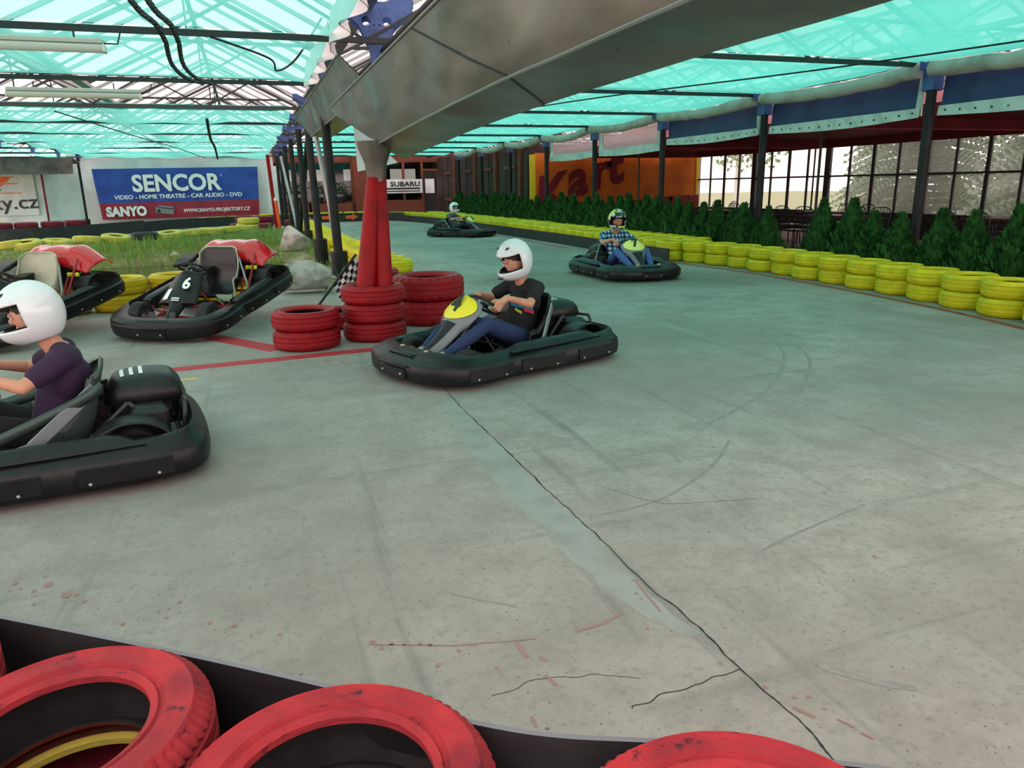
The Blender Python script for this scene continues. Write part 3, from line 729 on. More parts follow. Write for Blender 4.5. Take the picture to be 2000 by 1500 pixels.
for i in range(len(yr)-1):
    y0, y1 = yr[i], yr[i+1]; nm = ['rightmost', 'second from right', 'third from right', 'fourth from right', 'fifth', 'sixth', 'seventh', 'farthest'][i]
    pts = [(9.25+.02*fnoise((j, i, 0)), y0+.1+(y1-y0-.2)*j/12, 3.0-.07*math.sin(PI*j/12)*(1+.7*(i > 3))+.02*fnoise((j*.7, i, 4))) for j in range(13)]
    q = MB(); q.tube(pts, [.11+.025*fnoise((j*.9, i, 7)) for j in range(13)], 10); tag(q.build('rolled_tarp', 'beige_tarp'), 'rolled beige tarpaulin along the right eave, %s span' % nm, 'tarpaulin')
    if i <= 2:
        t = thing('blue_curtain', 'dark blue curtain with white hem hanging from the right eave, %s span' % nm, 'curtain', (9.42, y0, 2.5))
        for ch in [sheet('cloth', 'blue_tarp', (9.5, y0+.28, 0), (9.5, y1-.12, 0), 2.97, 2.50, 6, None, None, t, seed=i, sagb=.05, amp=.014)[0],
                   sheet('hem', 'hem', (9.455, y0+.22, 0), (9.455, y1-.1, 0), 2.51, 2.38, 6, None, None, t, seed=i, sagb=.05, amp=.008)[0],
                   sheet('side_hem', 'hem', (9.47, y0+.18, 0), (9.47, y0+.28, 0), 2.94, 2.40, 1, None, None, t, seed=i, nu=4)[0]]:
            ch.location = (-9.42, -y0, -2.5)
        ey = MB(); n_ = 14
        for j in range(n_):
            u = (j+.5)/n_; yy = y0+.22+(y1-y0-.32)*u; ey.lathe([(.006, -.004), (.016, -.004), (.016, .004), (.006, .004)], 8, 'X', (9.44-9.42, yy-y0, 2.45-.05*math.sin(PI*u)-2.5))
        ey.build('eyelets', 'dark_steel', t)['kind'] = 'stuff'
    if i in (3, 4):
        t = thing('clear_curtain', 'clear plastic curtain with white border hanging from the right eave, %s one' % ('nearer' if i == 3 else 'farther'), 'curtain', (9.42, y0, 2.5))
        for ch in [sheet('film', 'clear_curtain', (9.5, y0+.3, 0), (9.5, y1-.3, 0), 2.95, 2.44, 3, None, None, t, seed=i, amp=.012)[0],
                   sheet('hem', 'hem', (9.48, y0+.1, 0), (9.48, y1-.1, 0), 2.45, 2.28, 3, None, None, t, seed=i, sagb=.04, amp=.01)[0],
                   sheet('side_hem', 'hem', (9.48, y0+.1, 0), (9.48, y0+.4, 0), 2.95, 2.4, 1, None, None, t, seed=i, nu=4)[0],
                   sheet('side_hem', 'hem', (9.48, y1-.4, 0), (9.48, y1-.1, 0), 2.95, 2.4, 1, None, None, t, seed=i, nu=4)[0]]:
            ch.location = (-9.42, -y0, -2.5)

# ---- terrace: red canopies, window wall, orange banner wall
for i, (ya_, yb_) in enumerate(((4.5, 11.3), (11.5, 18.2), (18.4, 24.8))):
    nm = ['nearest', 'middle', 'farthest'][i]
    t = thing('tent_canopy', 'dark red tent canopy over the terrace tables, %s of three' % nm, 'canopy', (12.9, (ya_+yb_)/2, 2.6)); cy = (ya_+yb_)/2
    hw, hl = 3.0, (yb_-ya_)/2
    q = MB(); c4 = [(-hw, -hl, .0), (hw, -hl, .0), (hw, hl, .0), (-hw, hl, .0)]
    q.add(c4+[(0, 0, .85)], [(0, 1, 4), (1, 2, 4), (2, 3, 4), (3, 0, 4)]); q.build('roof_cloth', 'red_canopy', t, 0)
    q = MB()
    for a, b in zip(c4, c4[1:]+c4[:1]): q.bar(Vector(a)-Vector((0, 0, .09)), Vector(b)-Vector((0, 0, .09)), .015, .2)
    q.build('valance', 'red_canopy', t, 0)
    for a in c4: q = MB(); q.bar(a, (0, 0, .8), .03); q.build('canopy_rib', 'conifer_post', t, 0)
    for a in c4[:2]: q = MB(); q.tube([(a[0]*.96, a[1]*.96, 0), (a[0]*.96, a[1]*.96, -2.58)], .025, 8); q.build('tent_leg', 'conifer_post', t)
wl = MB(); wl.box((16.05, 12.5, .28), (.12, 26, .7)); ww = struct('wall_right', wl, 'dark_wood', smooth=0); ww['label'] = 'low dark wall under the long window row at right'
wl = MB(); wl.box((16.05, 12.5, 2.95), (.12, 26, .6)); struct('wall_right_top', wl, 'dark_wood', smooth=0)
# window row: heavy post every ~2.4 m, slim mullion between, one cross bar
n_w = 7; wy = 25.0; WD = 3.4
for k in range(n_w):
    ya_ = wy-WD*k; yb_ = ya_-WD
    t = bpy.data.objects.new('window_%d' % (k+1), None); C.objects.link(t); t.location = (16, (ya_+yb_)/2, .63); t['kind'] = 'structure'
    q = MB(); q.box((0, -WD/2, 1.0), (.12, .16, 2.1)); q.box((0, 0, 0), (.1, WD, .06)); q.box((0, 0, 2.02), (.1, WD, .08)); q.box((0, 0, 1.0), (.07, WD, .05)); q.build('window_frame', 'conifer_post', t, 0)
    for j in (1, 2, 3):
        q = MB(); q.box((0, -WD/2+WD*j/4, 1.0), (.06, .045 if j != 2 else .08, 2.0)); q.build('mullion', 'conifer_post', t, 0)
    for j in range(4):
        for zz in (.5, 1.5):
            q = MB(); yc = -WD/2+WD*(j+.5)/4
            q.grid(lambda u, v: (.01*fnoise((u*3+j, v*3, k)), yc+(u-.5)*(WD/4-.04), zz+(v-.5)*.96), 6, 6); q.build('pane', 'film', t, 60)
# orange banner closing the terrace
t = thing('terrace_banner', 'orange banner with large dark red handwritten style letters behind the hedge', 'banner', (9.6, 25.0, .5))
q = MB(); q.grid(lambda u, v: (-.12+6.42*u, .06*math.sin(u*19)*(.4+v*.3)+.03*fnoise((u*8, v*2, 1)), 2.4*v-.3), 60, 10); q.grid(lambda u, v: (-.12+6.42*(1-u), .02+.06*math.sin((1-u)*19)*(.4+v*.3)+.03*fnoise(((1-u)*8, v*2, 1)), 2.4*v-.3), 60, 10)
q.build('cloth', 'banner_orange', t, 60)
q = MB(); q.box((-.22, -.02, .9), (.2, .06, 2.3)); q.build('yellow_edge', 'banner_yellow', t, 0)
q = MB(); q.box((6.36, -.02, .9), (.1, .06, 2.3)); q.build('yellow_edge', 'banner_yellow', t, 0)
for ch, xx, zz, sz in (('K', -.12, .02, 1.75), ('a', 1.08, .60, 1.75), ('r', 2.02, .86, 1.7), ('t', 2.62, 1.02, 1.75)):
    text('letter', ch, sz, 'maroon_ink', (xx, -.11, zz), (1, 0, .20), (0, 0, 1), t, bold=.06, shear=.25)
for ch, xx, zz in (('C', 1.75, -.42), ('e', 2.85, -.15), ('n', 3.55, -.10), ('t', 4.25, -.22), ('r', 4.7, .0), ('u', 5.05, .02), ('m', 5.55, .03)):
    text('letter', ch, 1.1, 'maroon_ink', (xx, -.11, zz), (1, 0, .03), (0, 0, 1), t, bold=.04, shear=.25)
wb = MB(); wb.box((12.8, 25.35, 1.4), (7, .15, 3.0)); o = struct('wall_terrace_end', wb, 'dark_wood', smooth=0)

# terrace tables and chairs seen over the hedge
def terrace_set(x, y, rz, i):
    t = thing('terrace_table', 'dark red topped terrace table behind the hedge, %s' % i, 'table', (x, y, .03), rz)
    q = MB(); q.box((0, 0, .73), (.8, 1.3, .035), None, .01); q.build('table_top', 'table_maroon', t)
    for sx in (-.32, .32):
        for sy in (-.55, .55): q = MB(); q.tube([(sx, sy, .0), (sx*.9, sy*.9, .72)], .018, 6); q.build('leg', 'terrace_metal', t)
chair_me = None
def chair_parts():
    seat = MB(); seat.box((0, 0, .44), (.44, .44, .03), None, .01)
    back = MB(); back.tube(crv([(-.21, -.2, .45), (-.23, -.24, .75), (-.15, -.27, .88), (.15, -.27, .88), (.23, -.24, .75), (.21, -.2, .45)], 5), .012, 6)
    for k in range(5): back.tube([(-.14+.07*k, -.2, .45), (-.14+.07*k, -.265, .87)], .007, 5)
    arm = MB(); arm.tube(crv([(.0, -.22, .66), (.03, 0, .67), (.02, .2, .64), (-.01, .22, .45)], 5), .011, 6)
    leg = MB(); leg.tube([(0, 0, 0), (0, 0, .44)], .013, 6)
    return seat.mesh('seat', 'terrace_metal'), back.mesh('backrest', 'terrace_metal'), arm.mesh('armrest', 'terrace_metal'), leg.mesh('leg', 'terrace_metal')
CH = chair_parts()
def tchair(x, y, rz, lb):
    t = thing('terrace_chair', lb, 'chair', (x, y, .03), rz, 'terrace chairs behind the hedge')
    inst('seat', CH[0], parent=t); inst('backrest', CH[1], parent=t); inst('armrest', CH[2], (.23, 0, 0), parent=t); inst('armrest', CH[2], (-.23, 0, 0), parent=t)
    for sx in (-.19, .19):
        for sy in (-.19, .19): inst('leg', CH[3], (sx, sy, 0), parent=t)
for i, (x, y) in enumerate([(13.2, 10.3), (12.0, 13.3), (13.4, 15.2), (12.2, 18.2), (13.6, 21.0)]):
    terrace_set(x, y, .15*(i % 3-1), ['nearest', 'second', 'third', 'fourth', 'farthest'][i])
    for sx, sy, a, sd in ((-.75, -.35, -PI/2, 'track side, near end'), (-.75, .38, -PI/2, 'track side, far end'), (.75, -.3, PI/2, 'window side, near end'), (.72, .4, PI/2, 'window side, far end')):
        tchair(x+sx, y+sy, a+rg.uniform(-.3, .3), 'wire terrace chair at the %s terrace table, %s' % (['nearest', 'second', 'third', 'fourth', 'farthest'][i], sd))

# ---- far end: brick building with wooden windows
by = 41.0
bw = MB(); bw.box((7.0, by+.2, .35), (13.5, .35, 1.0)); b0 = struct('wall_back', bw, 'brick', smooth=0); b0['label'] = 'low brick wall with brick pillars and wooden windows at the far end'
bw = MB(); bw.box((7.0, by+.2, 3.15), (13.5, .35, .5)); bw.build('lintel', 'brick', b0, 0)
for px in (.6, 5.65, 10.4, 13.6): q = MB(); q.box((px, by+.05, 1.6), (.62, .55, 3.2)); q.build('brick_pillar', 'brick', b0, 0)
bw = MB(); bw.box((7, by+6, 1.6), (13.5, .2, .8)); 
for xa in (1.0, 3.0, 5.1, 7.9, 10.4, 13): bw.box((xa, by+6, 1.6), (.9, .2, 3.2))
bw.box((7, by+6, 3.0), (13.5, .2, .7)); bw.box((7, by+6, .5), (13.5, .2, 1.6)); bw.box((7, by+3, 3.4), (13.5, 6, .1)); bw.box((.2, by+3, 1.7), (.2, 6, 3.4)); bw.box((13.8, by+3, 1.7), (.2, 6, 3.4)); bw.box((7, by+3, -.04), (13.5, 6, .05))
bw.build('inner_room', 'dark_room', b0, 0)
wn = 1
for (xa, xb, nn_) in ((.95, 5.3, 3), (6.0, 10.05, 4), (10.75, 13.2, 3)):
    wn += 1
    t = bpy.data.objects.new('window_%d' % (n_w+wn), None); C.objects.link(t); t.location = ((xa+xb)/2, by+.1, .85); t['kind'] = 'structure'; W_ = xb-xa
    q = MB(); q.box((0, 0, 0), (W_, .12, .09)); q.box((0, 0, 2.05), (W_, .12, .1)); q.box((0, 0, .75), (W_, .1, .08)); q.build('window_frame', 'wood', t, 0)
    for j in range(nn_+1): q = MB(); q.box((-W_/2+W_*j/nn_, 0, 1.02), (.13, .13, 2.05)); q.build('mullion', 'wood', t, 0)
    for j in range(nn_):
        for za, zb in ((.04, .71), (.79, 2.0)):
            q = MB(); xc = -W_/2+W_*(j+.5)/nn_; q.box((xc, .02, (za+zb)/2), (W_/nn_-.13, .012, zb-za)); q.build('pane', 'dark_glass', t, 0)
q = MB(); q.box((9.45, by-.02, 1.35), (.95, .08, 2.3)); q.box((9.45, by-.07, 1.35), (.75, .04, 2.1), mi=1); o = q.build('door_1', ['wood', 'dark_room'], None, 0); o['kind'] = 'structure'
# pale shop banner in the far window
t = thing('window_banner', 'white banner with dark lettering across the far wooden window', 'banner', (6.5, by-.12, 1.25))
q = MB(); q.box((1.2, 0, .36), (2.6, .02, .72)); q.build('sheet', 'white_tarp', t, 0)
text('lettering', 'SUBARU', .34, 'ink', (.75, -.02, .36), (1, 0, 0), (0, 0, 1), t, bold=.008, width=1.6)
q = MB(); q.ball((.4, -.015, .48), (.18, .006, .1), 14, 6); q.build('emblem', 'ink', t)
q = MB(); q.box((1.25, -.015, .24), (2.2, .006, .08)); q.box((1.25, -.015, .1), (2.2, .006, .05)); q.build('text_bar', 'ink', t, 0)
q = MB(); q.box((0, 0, 0), (.5, .02, .75)); o = q.build('poster', 'white_tarp', None, 0); o.location = (9.1+.3, by-.12, 1.6); tag(o, 'small pale notice on the far door', 'poster')
# wooden facade between brick end and terrace
q = MB()
for i in range(26): q.box((9.75+.02*(i % 2), 25.6+i*.58, 1.5), (.1, .56, 3.0))
struct('wall_wood', q, 'dark_wood', smooth=0)
for y_ in (27.0, 30.0, 33.0, 36.5):
    q = MB(); q.box((9.66, y_, 1.6), (.1, .22, 3.0)); q.box((9.66, y_+1.2, 2.2), (.08, 1.3, .1)); q.box((9.66, y_+1.2, .9), (.08, 1.3, .1)); o = q.build('trim_2', 'wood', None, 0); o['kind'] = 'structure'
# potted plants in front of the far left window
lf = []
for v in range(2):
    q = MB(); r_ = random.Random(40+v)
    for k in range(150):
        a, e = r_.uniform(0, 2*PI), r_.uniform(-.2, 1.2); d_ = r_.uniform(.12, .5); c_ = Vector((math.cos(a)*math.cos(e)*d_, math.sin(a)*math.cos(e)*d_*.7, .55+math.sin(e)*d_))
        s_ = r_.uniform(.06, .13); n_ = Vector((r_.uniform(-1, 1), r_.uniform(-1, 1), r_.uniform(-.3, 1))).normalized(); tx = n_.orthogonal().normalized(); ty = n_.cross(tx)
        q.add([c_-tx*s_, c_-ty*s_*.5, c_+tx*s_, c_+ty*s_*.5], [(0, 1, 2, 3)])
    lf.append(q.mesh('foliage', 'leaf_plant', 0))
pot = MB().lathe([(0, 0), (.16, 0), (.22, .32), (.2, .32), (.18, .28), (0, .28)], 14, closed=False).mesh('pot', 'dark_plastic')
for i, x_ in enumerate((1.6, 2.5, 3.5, 4.6)):
    t = thing('potted_plant', 'leafy green potted plant on the sill of the far window, %s from left' % ['first', 'second', 'third', 'fourth'][i], 'plant', (x_, by-.35, .8)); inst('pot', pot, parent=t); inst('foliage', lf[i % 2], parent=t, rot=(0, 0, i))
    q = MB(); q.box((x_, by-.3, .40), (1.1, .5, .8)); o = q.build('planter_ledge', 'brick', None, 0); tag(o, 'brick ledge under the %s potted plant' % ['first', 'second', 'third', 'fourth'][i], 'ledge', kind='structure')

# ---- far left: white tarp walls and printed banners
wt = MB(); wt.grid(lambda u, v: (-7.4+8.7*u, 38.6+.08*math.sin(u*14)+.05*fnoise((u*5, v*3, 0)), 3.3*v), 50, 12); o = struct('wall_tarp', wt, 'white_tarp', smooth=60); o['label'] = 'white tarpaulin wall closing the far left end'
q = MB(); q.box((1.15, 37.6, 1.3), (.5, .08, 2.6)); o = q.build('narrow_tarp', 'white_tarp', None, 0); tag(o, 'narrow pale tarp strip right of the blue banner', 'tarpaulin')
t = thing('advert_banner', 'blue and red printed banner with large white lettering on the white tarp wall', 'banner', (-6.38, 38.2, .35))
wv = lambda u, v: -.05*math.sin(u*17+v*2)-.05*fnoise((u*6+v*2, v*3, 2))
def strip(za, zb, nm, mt):
    q = MB(); W_ = 6.95
    q.grid(lambda u, v: (W_*u+.14*(1-(za+(zb-za)*v)/2.2)*(1-u)-.12*(1-(za+(zb-za)*v)/2.2)*u, wv(u, (za+(zb-za)*v)/2.2), za+(zb-za)*v+.05*u), 60, 8); q.build(nm, mt, t, 60)
strip(0, .72, 'red_field', 'banner_red'); strip(.72, 2.2, 'blue_field', 'banner_blue')
yo = -.17
text('headline', 'SENCOR', 1.0, 'white_ink', (1.55, yo, 1.22), (1, 0, .01), (0, 0, 1), t, bold=.032, width=3.75)
text('slogan', 'VIDEO - HOME THEATRE - CAR AUDIO - DVD', .25, 'white_ink', (.75, yo, .88), (1, 0, .01), (0, 0, 1), t, bold=.006, width=5.4)
text('brand_line', 'SANYO', .55, 'white_ink', (.35, yo, .16), (1, 0, .01), (0, 0, 1), t, bold=.03, width=1.65)
text('web_address', 'WWW.SANYO-PROJEKTORY.CZ', .22, 'white_ink', (3.55, yo, .26), (1, 0, .01), (0, 0, 1), t, bold=.005, width=2.9, shear=.2)
text('registered_mark', 'R', .12, 'white_ink', (5.28, yo, 1.85), (1, 0, 0), (0, 0, 1), t)
q = MB(); q.box((2.75, yo, .35), (.75, .02, .26), Matrix.Rotation(.12, 3, 'Y')); q.box((2.8, yo, .5), (.62, .02, .12), Matrix.Rotation(.12, 3, 'Y')); q.build('projector_picture', 'mask_grey', t, 0)
q = MB(); q.ball((2.5, yo-.015, .34), (.08, .01, .08), 12, 6); q.build('projector_lens', 'ink', t)
# white tarp corner and the second banner at the far left
A_, B_, C_ = Vector((-6.75, 37.6, 0)), Vector((-8.0, 36.6, 0)), Vector((-14.0, 38.2, 0))
def wallseg(name, a, b, z0, z1, mt, th=.06):
    q = MB(); d = (b-a); nn = Vector((-d.y, d.x, 0)).normalized()*th
    q.grid(lambda u, v: tuple(a.lerp(b, u)+Vector((0, 0, z0+(z1(u)-z0)*v))+nn*.6*math.sin(u*9)), 20, 6); q.grid(lambda u, v: tuple(a.lerp(b, 1-u)+Vector((0, 0, z0+(z1(1-u)-z0)*v))+nn+nn*.6*math.sin((1-u)*9)), 20, 6)
    return struct(name, q, mt, smooth=60)
wallseg('wall_left_return', A_, B_, 0, lambda u: 3.0-.35*u, 'white_tarp')
wallseg('wall_left', B_, C_, 0, lambda u: 2.68, 'white_tarp')
q = MB(); q.tube([(B_.x, B_.y-.05, .2), (B_.x+.02, B_.y-.05, 2.65)], .04, 8); tag(q.build('corner_pole', 'maroon_ink'), 'thin dark red pole at the corner of the white tarp wall', 'pole')
t = thing('advert_banner', 'white printed banner with orange stripes and a black web address at the left edge', 'banner', (-12.2, 37.55, .6)); t.rotation_euler = (0, 0, math.atan2(C_.y-B_.y, C_.x-B_.x)+PI)
q = MB(); q.box((1.9, 0, .95), (4.3, .02, 1.75)); q.build('sheet', 'white_tarp', t, 0)
text('web_address', 'nky.cz', .78, 'ink', (1.75, -.03, .30), (1, 0, .03), (0, 0, 1), t, bold=.006, width=2.35)
q = MB()
for z_, xr in ((1.62, 3.3), (1.36, 3.42), (.98, 3.5)): q.box((1.2+(xr-1.2)/2-.6, -.02, z_), (xr-.0, .01, .035))
q.add([(-.5, -.025, 1.40), (2.95, -.025, 1.40), (3.15, -.025, 1.60), (-.5, -.025, 1.60)], [(0, 1, 2, 3)]); q.add([(-.5, -.025, 1.06), (1.9, -.025, 1.06), (2.6, -.025, 1.2), (2.85, -.025, 1.33), (-.5, -.025, 1.33)], [(0, 1, 2, 3, 4)])
q.build('orange_stripes', 'orange_paint', t, 0)
q = MB(); q.tube([(.6, -.04, 1.7), (2.7, -.04, 1.1)], .02, 5); q.tube([(1.6, -.04, 1.7), (.4, -.04, 1.2)], .02, 5); q.build('sketch_lines', 'ink', t)
# dark grey awning over that wall
t = thing('grey_awning', 'dark grey weathered awning sloping over the white wall at left', 'awning', (-9.5, 35.0, 2.7))
M['awning'] = mat('awning', (92, 84, 80), .8, var=(64, 58, 56), vscale=2.5)
for i in range(14):
    q = MB(); x0 = -4.0+i*.5; q.poly([(x0, 1.7, .02), (x0+.49, 1.7, .02), (x0+.49, .2, .20), (x0, .2, .20)], (0, 0, .03)); q.poly([(x0, .2, .20), (x0+.49, .2, .20), (x0+.49, -.1, -.42), (x0, -.1, -.42)], (0, .03, .0)); q.build('awning_panel', 'awning', t, 0)
q = MB(); q.bar((-4, .2, .42), (2.9, .2, .42), .04); q.bar((-4, .2, .62), (2.9, .2, .62), .03)
for i in range(26): q.bar((-4+i*.275, .2, .42), (-4+i*.275, .2, .62), .02)
q.build('rail', 'beige_tarp', t, 0)
# white loose tarp hanging above the red pipes, dark ribs
q = MB(); q.poly([(1.75, 12.95, 2.55), (2.45, 12.95, 1.92), (1.77, 12.95, 1.78)], (0, .02, 0)); o = q.build('white_flap', 'white_tarp', None, 0); tag(o, 'triangular white tarp flap hanging beside the nearest black post', 'tarpaulin')
for i, (ya_, yb_) in enumerate(((2.0, 5.3), (5.4, 8.7), (9.1, 12.4))):
    o, _ = sheet('white_flap', 'white_tarp', (1.05, ya_, 0), (1.05, yb_, 0), 3.35, 2.98, 3, 'crumpled white tarp strip above the trough edge, %s of three' % ['nearest', 'middle', 'farthest'][i], 'tarpaulin', amp=.06, seed=i)
# ================================================================== TYRES
def tyre_mesh(R, W, rb, mt, kind='road', n=48, inner='rubber'):
    q = MB(); h = W/2
    prof = [(rb, -.62*h), (rb+.012, -.80*h), (rb+.35*(R-rb), -.98*h), (rb+.62*(R-rb), -.99*h), (R-.035, -.88*h), (R-.010, -.74*h)]      # lower side wall, shoulder
    prof += [(R-.002, -.56*h), (R-.011, -.50*h), (R-.011, -.45*h), (R, -.40*h), (R, -.06*h), (R-.010, -.03*h), (R-.010, .03*h), (R, .06*h), (R, .40*h), (R-.011, .45*h), (R-.011, .50*h), (R-.002, .56*h)]
    prof += [(R-.010, .74*h), (R-.030, .88*h), (rb+.74*(R-rb), .95*h), (rb+.70*(R-rb), 1.0*h), (rb+.66*(R-rb), .96*h), (rb+.38*(R-rb), .99*h), (rb+.26*(R-rb), .97*h), (rb+.22*(R-rb), .86*h), (rb+.17*(R-rb), .84*h), (rb+.13*(R-rb), .90*h), (rb+.012, .88*h), (rb, .80*h), (rb, .62*h)]
    k0 = len(prof)
    prof += [(rb+.01, .60*h), (rb+.35*(R-rb), .86*h), (R-.05, .74*h), (R-.03, .4*h), (R-.03, -.4*h), (R-.05, -.74*h), (rb+.35*(R-rb), -.86*h), (rb+.01, -.60*h)]
    mis = [0]*(k0)+[1]*(len(prof)-k0)
    if kind == 'rimmed':
        for j in range(k0-5, k0): mis[j] = 2
    def mod(r, z, a, j):
        if j >= k0: return r
        if kind == 'lug' and r > R-.04 and abs(z) > .5*h: return r-(.022 if int(a/(2*PI)*n+.5) % 4 < 1 else 0)
        if kind == 'road' and r > R-.04 and .5*h < abs(z) < .9*h: return r-(.007 if int(a/(2*PI)*n+.5) % 3 < 1 else 0)
        if kind == 'hatch' and r > R-.012: return r-(.008 if int(a/(2*PI)*n+.5+z/h*1.6+9) % 2 else 0)
        return r
    q.lathe(prof, n, mod=mod, mis=mis); return q.mesh('tyre', [mt, inner]+(['tyre_faded'] if kind == 'rimmed' else []), 50)
TW = .185
def flat(me, x, y, z, label, group=None, cat='tyre', name=None, tilt=(0, 0), rz=None, sc=None):
    o = inst(name or 'tyre', me, (x, y, z), (tilt[0], tilt[1], rnd.uniform(0, 6) if rz is None else rz)); 
    if sc: o.scale = sc
    return tag(o, label, cat, group)
# the foreground row: hand-sized detail
BIG = tyre_mesh(.325, .19, .19, 'tyre_red_near', 'road', 216); BIG3 = tyre_mesh(.333, .19, .205, 'tyre_red_near', 'road', 216); BIG2 = tyre_mesh(.345, .19, .23, 'tyre_red_near', 'road', 240, 'tyre_red')
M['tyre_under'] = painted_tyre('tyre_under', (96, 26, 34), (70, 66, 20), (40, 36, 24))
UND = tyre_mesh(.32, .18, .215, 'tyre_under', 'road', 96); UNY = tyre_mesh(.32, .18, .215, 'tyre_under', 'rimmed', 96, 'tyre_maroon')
fg = [(-1.06, 2.02, BIG, 'red tyre cut off by the left edge, topmost in the nearest row'), (-.515, 1.635, BIG, 'large red tyre at lower left, a second tyre visible inside its hole'), (.04, 1.265, BIG3, 'large red tyre nearest the camera in the lower middle with empty dark hole'), (.68, .795, BIG2, 'rightmost red tyre of the nearest row, cut by the bottom edge, bright red inside')]
for i, (x, y, me, lb) in enumerate(fg):
    flat(me, x, y, .285 if i < 3 else .325, lb, 'nearest red tyre row', name='red_tyre', tilt=(rnd.uniform(-.02, .02), rnd.uniform(-.02, .02)))
    nm = ['the leftmost red tyre of the nearest row', 'the large red tyre at lower left', 'the red tyre in the lower middle', 'the rightmost near red tyre'][i]
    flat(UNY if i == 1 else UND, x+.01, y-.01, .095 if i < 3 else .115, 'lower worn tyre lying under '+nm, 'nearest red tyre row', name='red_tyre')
q = MB(); q.lathe([(.203, .0), (.212, .008), (.22, .0)], 64); 
# belt barrier around the near tyres
bt = crv([(-2.0, 3.1, 0), (-1.4, 2.68, 0)]+[tuple(g(u, v, .34))[:2]+(0,) for u, v in ((0, 1208), (300, 1268), (580, 1330), (760, 1375), (950, 1420), (1100, 1442), (1330, 1455), (1600, 1490), (1800, 1520))]+[(1.6, .55, 0), (2.0, .1, 0)], 8)
def belt(pts, h, mt, label, group=None, th=.012, z0=0.0, edge='belt_edge', name='barrier_belt'):
    q = MB(); N = len(pts); L = []; R_ = []
    for i, p in enumerate(pts):
        t = pts[min(i+1, N-1)]-pts[max(i-1, 0)]; t.normalize(); nn = Vector((-t.y, t.x, 0))
        L.append(Vector(p)+nn*th); R_.append(Vector(p))
    zz = Vector((0, 0, 1)); vs_ = [p+zz*z0 for p in L]+[p+zz*(z0+h) for p in L]+[p+zz*(z0+h) for p in R_]+[p+zz*z0 for p in R_]
    f1 = []; f2 = []
    for i in range(N-1):
        f1 += [(i, i+1, N+i+1, N+i), (2*N+i, 2*N+i+1, 3*N+i+1, 3*N+i), (3*N+i, 3*N+i+1, i+1, i)]; f2.append((N+i, N+i+1, 2*N+i+1, 2*N+i))
    q.add(vs_, f1); o_ = len(q.v); q.f += f2; q.mi += [1]*len(f2)
    o = q.build(name, [mt, edge], None, 40); return tag(o, label, 'barrier', group)
belt(bt, .34, 'belt_rubber', 'black rubber belt with grey top edge wrapped around the nearest red tyres', th=.014)

# red stacks round the pipes
RED = tyre_mesh(.325, .185, .20, 'tyre_red', 'road', 96); TRK = tyre_mesh(.42, .27, .25, 'tyre_red', 'lug', 96)
for k in range(2): flat(RED, .42, 7.5, .0925+.187*k, '%s tyre of the two-high red stack left of the pipes' % ['lower', 'upper'][k], 'red stacks at the pipes', name='red_tyre')
for k in range(3): flat(RED, 1.12, 7.68, .0925+.187*k, '%s tyre of the three-high red stack that holds the red pipes' % ['bottom', 'middle', 'top'][k], 'red stacks at the pipes', name='red_tyre')
for k in range(2): flat(TRK, 1.86, 8.42, .135+.272*k, '%s large truck tyre with chunky tread in the red stack behind the pipes' % ['lower', 'upper'][k], 'red stacks at the pipes', name='truck_tyre')
for k in range(3): flat(RED, 1.35, 9.2, .0925+.187*k, '%s tyre of the red stack partly hidden behind the pipes and truck tyres' % ['bottom', 'middle', 'top'][k], 'red stacks at the pipes', name='red_tyre')
for k in range(1): flat(RED, .85, 8.55, .0925, 'low red tyre in the gap behind the left red stack', 'red stacks at the pipes', name='red_tyre')

# right hand double-high yellow stacks
YW = .20
YH = tyre_mesh(.305, YW, .185, 'tyre_yellow', 'hatch', 96); YR = tyre_mesh(.305, YW, .185, 'tyre_yellow', 'road', 72); YS = tyre_mesh(.30, YW, .18, 'tyre_yellow', 'plain', 48)
rpath = crv([(7.62, 4.2, 0), (7.82, 5.2, 0), (8.02, 6.3, 0), (8.22, 7.6, 0), (8.38, 9.2, 0), (8.46, 10.8, 0), (8.40, 12.0, 0), (8.2, 13.2, 0)], 10)
ORD = ['first', 'second', 'third', 'fourth', 'fifth', 'sixth', 'seventh', 'eighth', 'ninth', 'tenth', 'eleventh', 'twelfth', 'thirteenth', 'fourteenth', 'fifteenth', 'sixteenth', 'seventeenth', 'eighteenth', 'nineteenth']
def nth(i):
    tens = {2: ('twentieth', 'twenty-'), 3: ('thirtieth', 'thirty-'), 4: ('fortieth', 'forty-'), 5: ('fiftieth', 'fifty-')}
    i += 1
    return ORD[i-1] if i < 20 else tens[i//10][0] if i % 10 == 0 else tens[i//10][1]+ORD[i % 10-1]
ordn = ['first', 'second', 'third', 'fourth', 'fifth', 'sixth', 'seventh', 'eighth', 'ninth', 'tenth', 'eleventh', 'twelfth', 'thirteenth', 'fourteenth', 'fifteenth']
for i, (p, d) in enumerate(arclen(rpath, .618, .62)):
    for k in range(2):
        me = [YR, YH, YS][(i*2+k*3+i//3) % 3]
        flat(me, p.x+rnd.uniform(-.03, .03), p.y, YW/2+(YW+.002)*k, '%s yellow tyre of the %s double stack from the right edge beside the track' % (['lower', 'upper'][k], ordn[min(i, 14)]), 'yellow tyre stacks along the right', name='yellow_tyre', tilt=(rnd.uniform(-.015, .015), 0))
